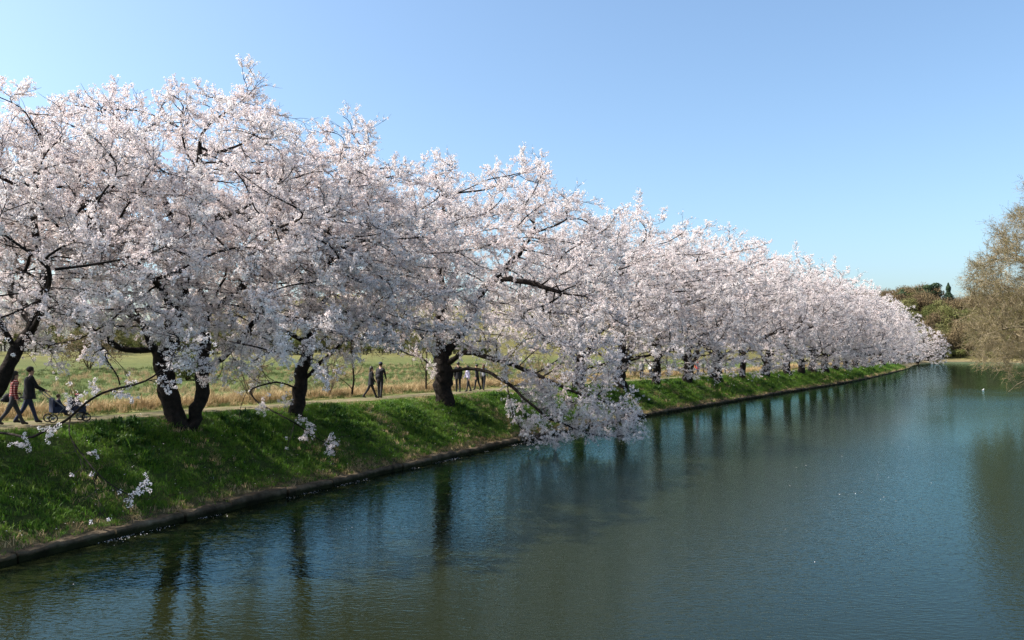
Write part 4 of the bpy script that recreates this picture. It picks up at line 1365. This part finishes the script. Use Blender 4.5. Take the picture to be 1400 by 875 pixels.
walker(652, 6.6, 1.6, 'person in dark clothes behind the low bough', h=1.6, stride=.2, top='charcoal_cloth', legs='black_cloth')
walker(661, 6.2, .2, 'brown-haired person in a grey top, rightmost of the group by the thick trunk', h=1.62, stride=.25, top='grey_cloth', legs='black_cloth', hair='hair_brown', long_hair=True)
walker(877, 6.2, .5, 'walker in a pale top and dark trousers, left of the far pair', h=1.7, stride=.3, top='grey_cloth', legs='black_cloth')
walker(889, 6.4, .2, 'walker in a pale top and dark trousers, right of the far pair', h=1.68, stride=.2, top='pale_cloth', legs='charcoal_cloth')
walker(953, 6.0, 3.0, 'walker in a bright red jacket far along the path', h=1.75, stride=.2, top='red_cloth', legs='charcoal_cloth', coat='red_cloth')
walker(968, 6.2, 2.8, 'walker in dark clothes right of the one in red', h=1.72, stride=.25, top='navy_cloth', legs='black_cloth', coat='black_cloth')
# backpack and shoulder bag
def local(b, a, x, y, z): return Vector((b[0] + x * cos(a) - y * sin(a), b[1] + x * sin(a) + y * cos(a), b[2] + z))
def pack(name, label, loc, rz, size, cat):
    root = tag(empty(name, loc, rz), label, cat)
    mb = MB(); mb.ball((0, 0, 0), (size[0], size[1], size[2]), 12, 8); mb.v = [(x, y, max(z, -size[2] * .85)) for x, y, z in mb.v]; mb.build('body', M['black_cloth'], root)
    mb = MB(); mb.ball((0, -size[1] * .75, -size[2] * .3), (size[0] * .7, size[1] * .5, size[2] * .45), 10, 6); mb.build('pocket', M['charcoal_cloth'], root)
    mb = MB()
    for sx in (-1, 1): mb.tube([(sx * size[0] * .5, size[1] * .4, size[2] * .8), (sx * size[0] * .6, size[1] + .12, size[2] * .95), (sx * size[0] * .7, size[1] + .2, size[2] * .2), (sx * size[0] * .6, size[1] * .5, -size[2] * .7)], .018, 5)
    mb.build('strap', M['charcoal_cloth'], root)
pack('backpack', 'black backpack on the taller person of the couple', local(b2, a2, 0, -.2, 1.2), a2, (.17, .11, .25), 'backpack')
b0, a0 = on_path(19, 5.9); a0 -= .35
pack('shoulder_bag', 'dark bag at the hip of the person in plaid', local(b0, a0, -.22, -.06, .82), a0, (.10, .17, .15), 'bag')
# stroller with two small children
st = local(b1, a1, 0, .98, 0)
sr = tag(empty('stroller', st, a1), 'low dark stroller for two pushed along the path', 'stroller')
mb = MB()
for sx in (-.25, .25):
    mb.tube([(sx, -.62, 1.0), (sx, -.35, .75), (sx, .1, .35), (sx, .55, .22)], .014, 6)
    mb.tube([(sx, -.35, .12), (sx, -.05, .45), (sx, -.35, .75)], .012, 6)
    mb.tube([(sx, -.35, .14), (sx, .6, .14)], .012, 6)
mb.build('frame', M['metal'], sr)
mb = MB(); mb.tube([(-.25, -.62, 1.0), (.25, -.62, 1.0)], .02, 8); mb.build('handle', M['black_cloth'], sr)
for y in (-.12, .42):
    mb = MB(); mb.box((0, y, .34), (.2, .2, .035)); mb.box((0, y - .2, .55), (.2, .03, .22)); mb.box((-.21, y, .42), (.015, .18, .08)); mb.box((.21, y, .42), (.015, .18, .08)); mb.build('seat', M['navy_cloth'], sr, False)
for sx in (-.28, .28):
    for y in (-.35, .6):
        mb = MB()
        mb.tube([(sx, y + .12 * cos(q * pi / 8), .14 + .12 * sin(q * pi / 8)) for q in range(17)], .02, 6, 0, False); tyre = mb; mb = MB(); mb.tube([(sx - .02, y, .14), (sx + .02, y, .14)], .04, 8)
        for q in range(5): mb.tube([(sx, y, .14), (sx, y + .115 * cos(q * 1.257), .14 + .115 * sin(q * 1.257))], .006, 4)
        tyre.build('tyre', M['black_cloth'], mb.build('wheel', M['metal'], sr))
for y, lab, kw in ((-.12, 'small child with fair-brown hair sitting in the rear stroller seat', dict(top='navy_cloth', legs='charcoal_cloth', hair='hair_brown')),
                   (.42, 'small child in a red cap sitting in the front stroller seat', dict(top='black_cloth', legs='navy_cloth', cap='red_cloth'))):
    person(lab, local(b1, a1, 0, 0.98 + y - .05, .20), a1, h=1.02, seated=True, arms=(.5, .5), elbows=(.6, .6), slim=1.15, **kw)

# white bird resting on the far water, ducks near the shore
def bird(label, px, py, L, mat, grp):
    w = on_water(px, py)
    root = tag(empty('water_bird', (w[0], w[1], 0), .6), label, 'bird', grp)
    mb = MB(); mb.ball((0, 0, L * .1), (L * .5, L * .24, L * .2), 12, 8); mb.tube([(-L * .35, 0, L * .12), (-L * .62, 0, L * .22)], [L * .14, L * .03], 8)
    mb.tube([(L * .34, 0, L * .15), (L * .46, 0, L * .34), (L * .48, 0, L * .48)], [L * .11, L * .08, L * .07], 8); mb.ball((L * .51, 0, L * .50), L * .095, 10, 7)
    mb.build('body', mat, root)
    mb = MB(); mb.tube([(L * .58, 0, L * .49), (L * .74, 0, L * .46)], [L * .035, L * .012], 6); mb.build('beak', M['willow_twig'], root)
bird('white water bird floating alone on the blue water at right', 1344, 534, .42, M['pale_cloth'], None)
for k, (px, py) in enumerate(((1351, 502), (1357, 503), (1362, 504), (1340, 501.5))):
    bird(['second dark duck from left', 'third dark duck from left', 'rightmost dark duck', 'leftmost dark duck'][k] + ' of the small flock near the far shore', px, py, .8, M['charcoal_cloth'], 'dark ducks near the far shore')
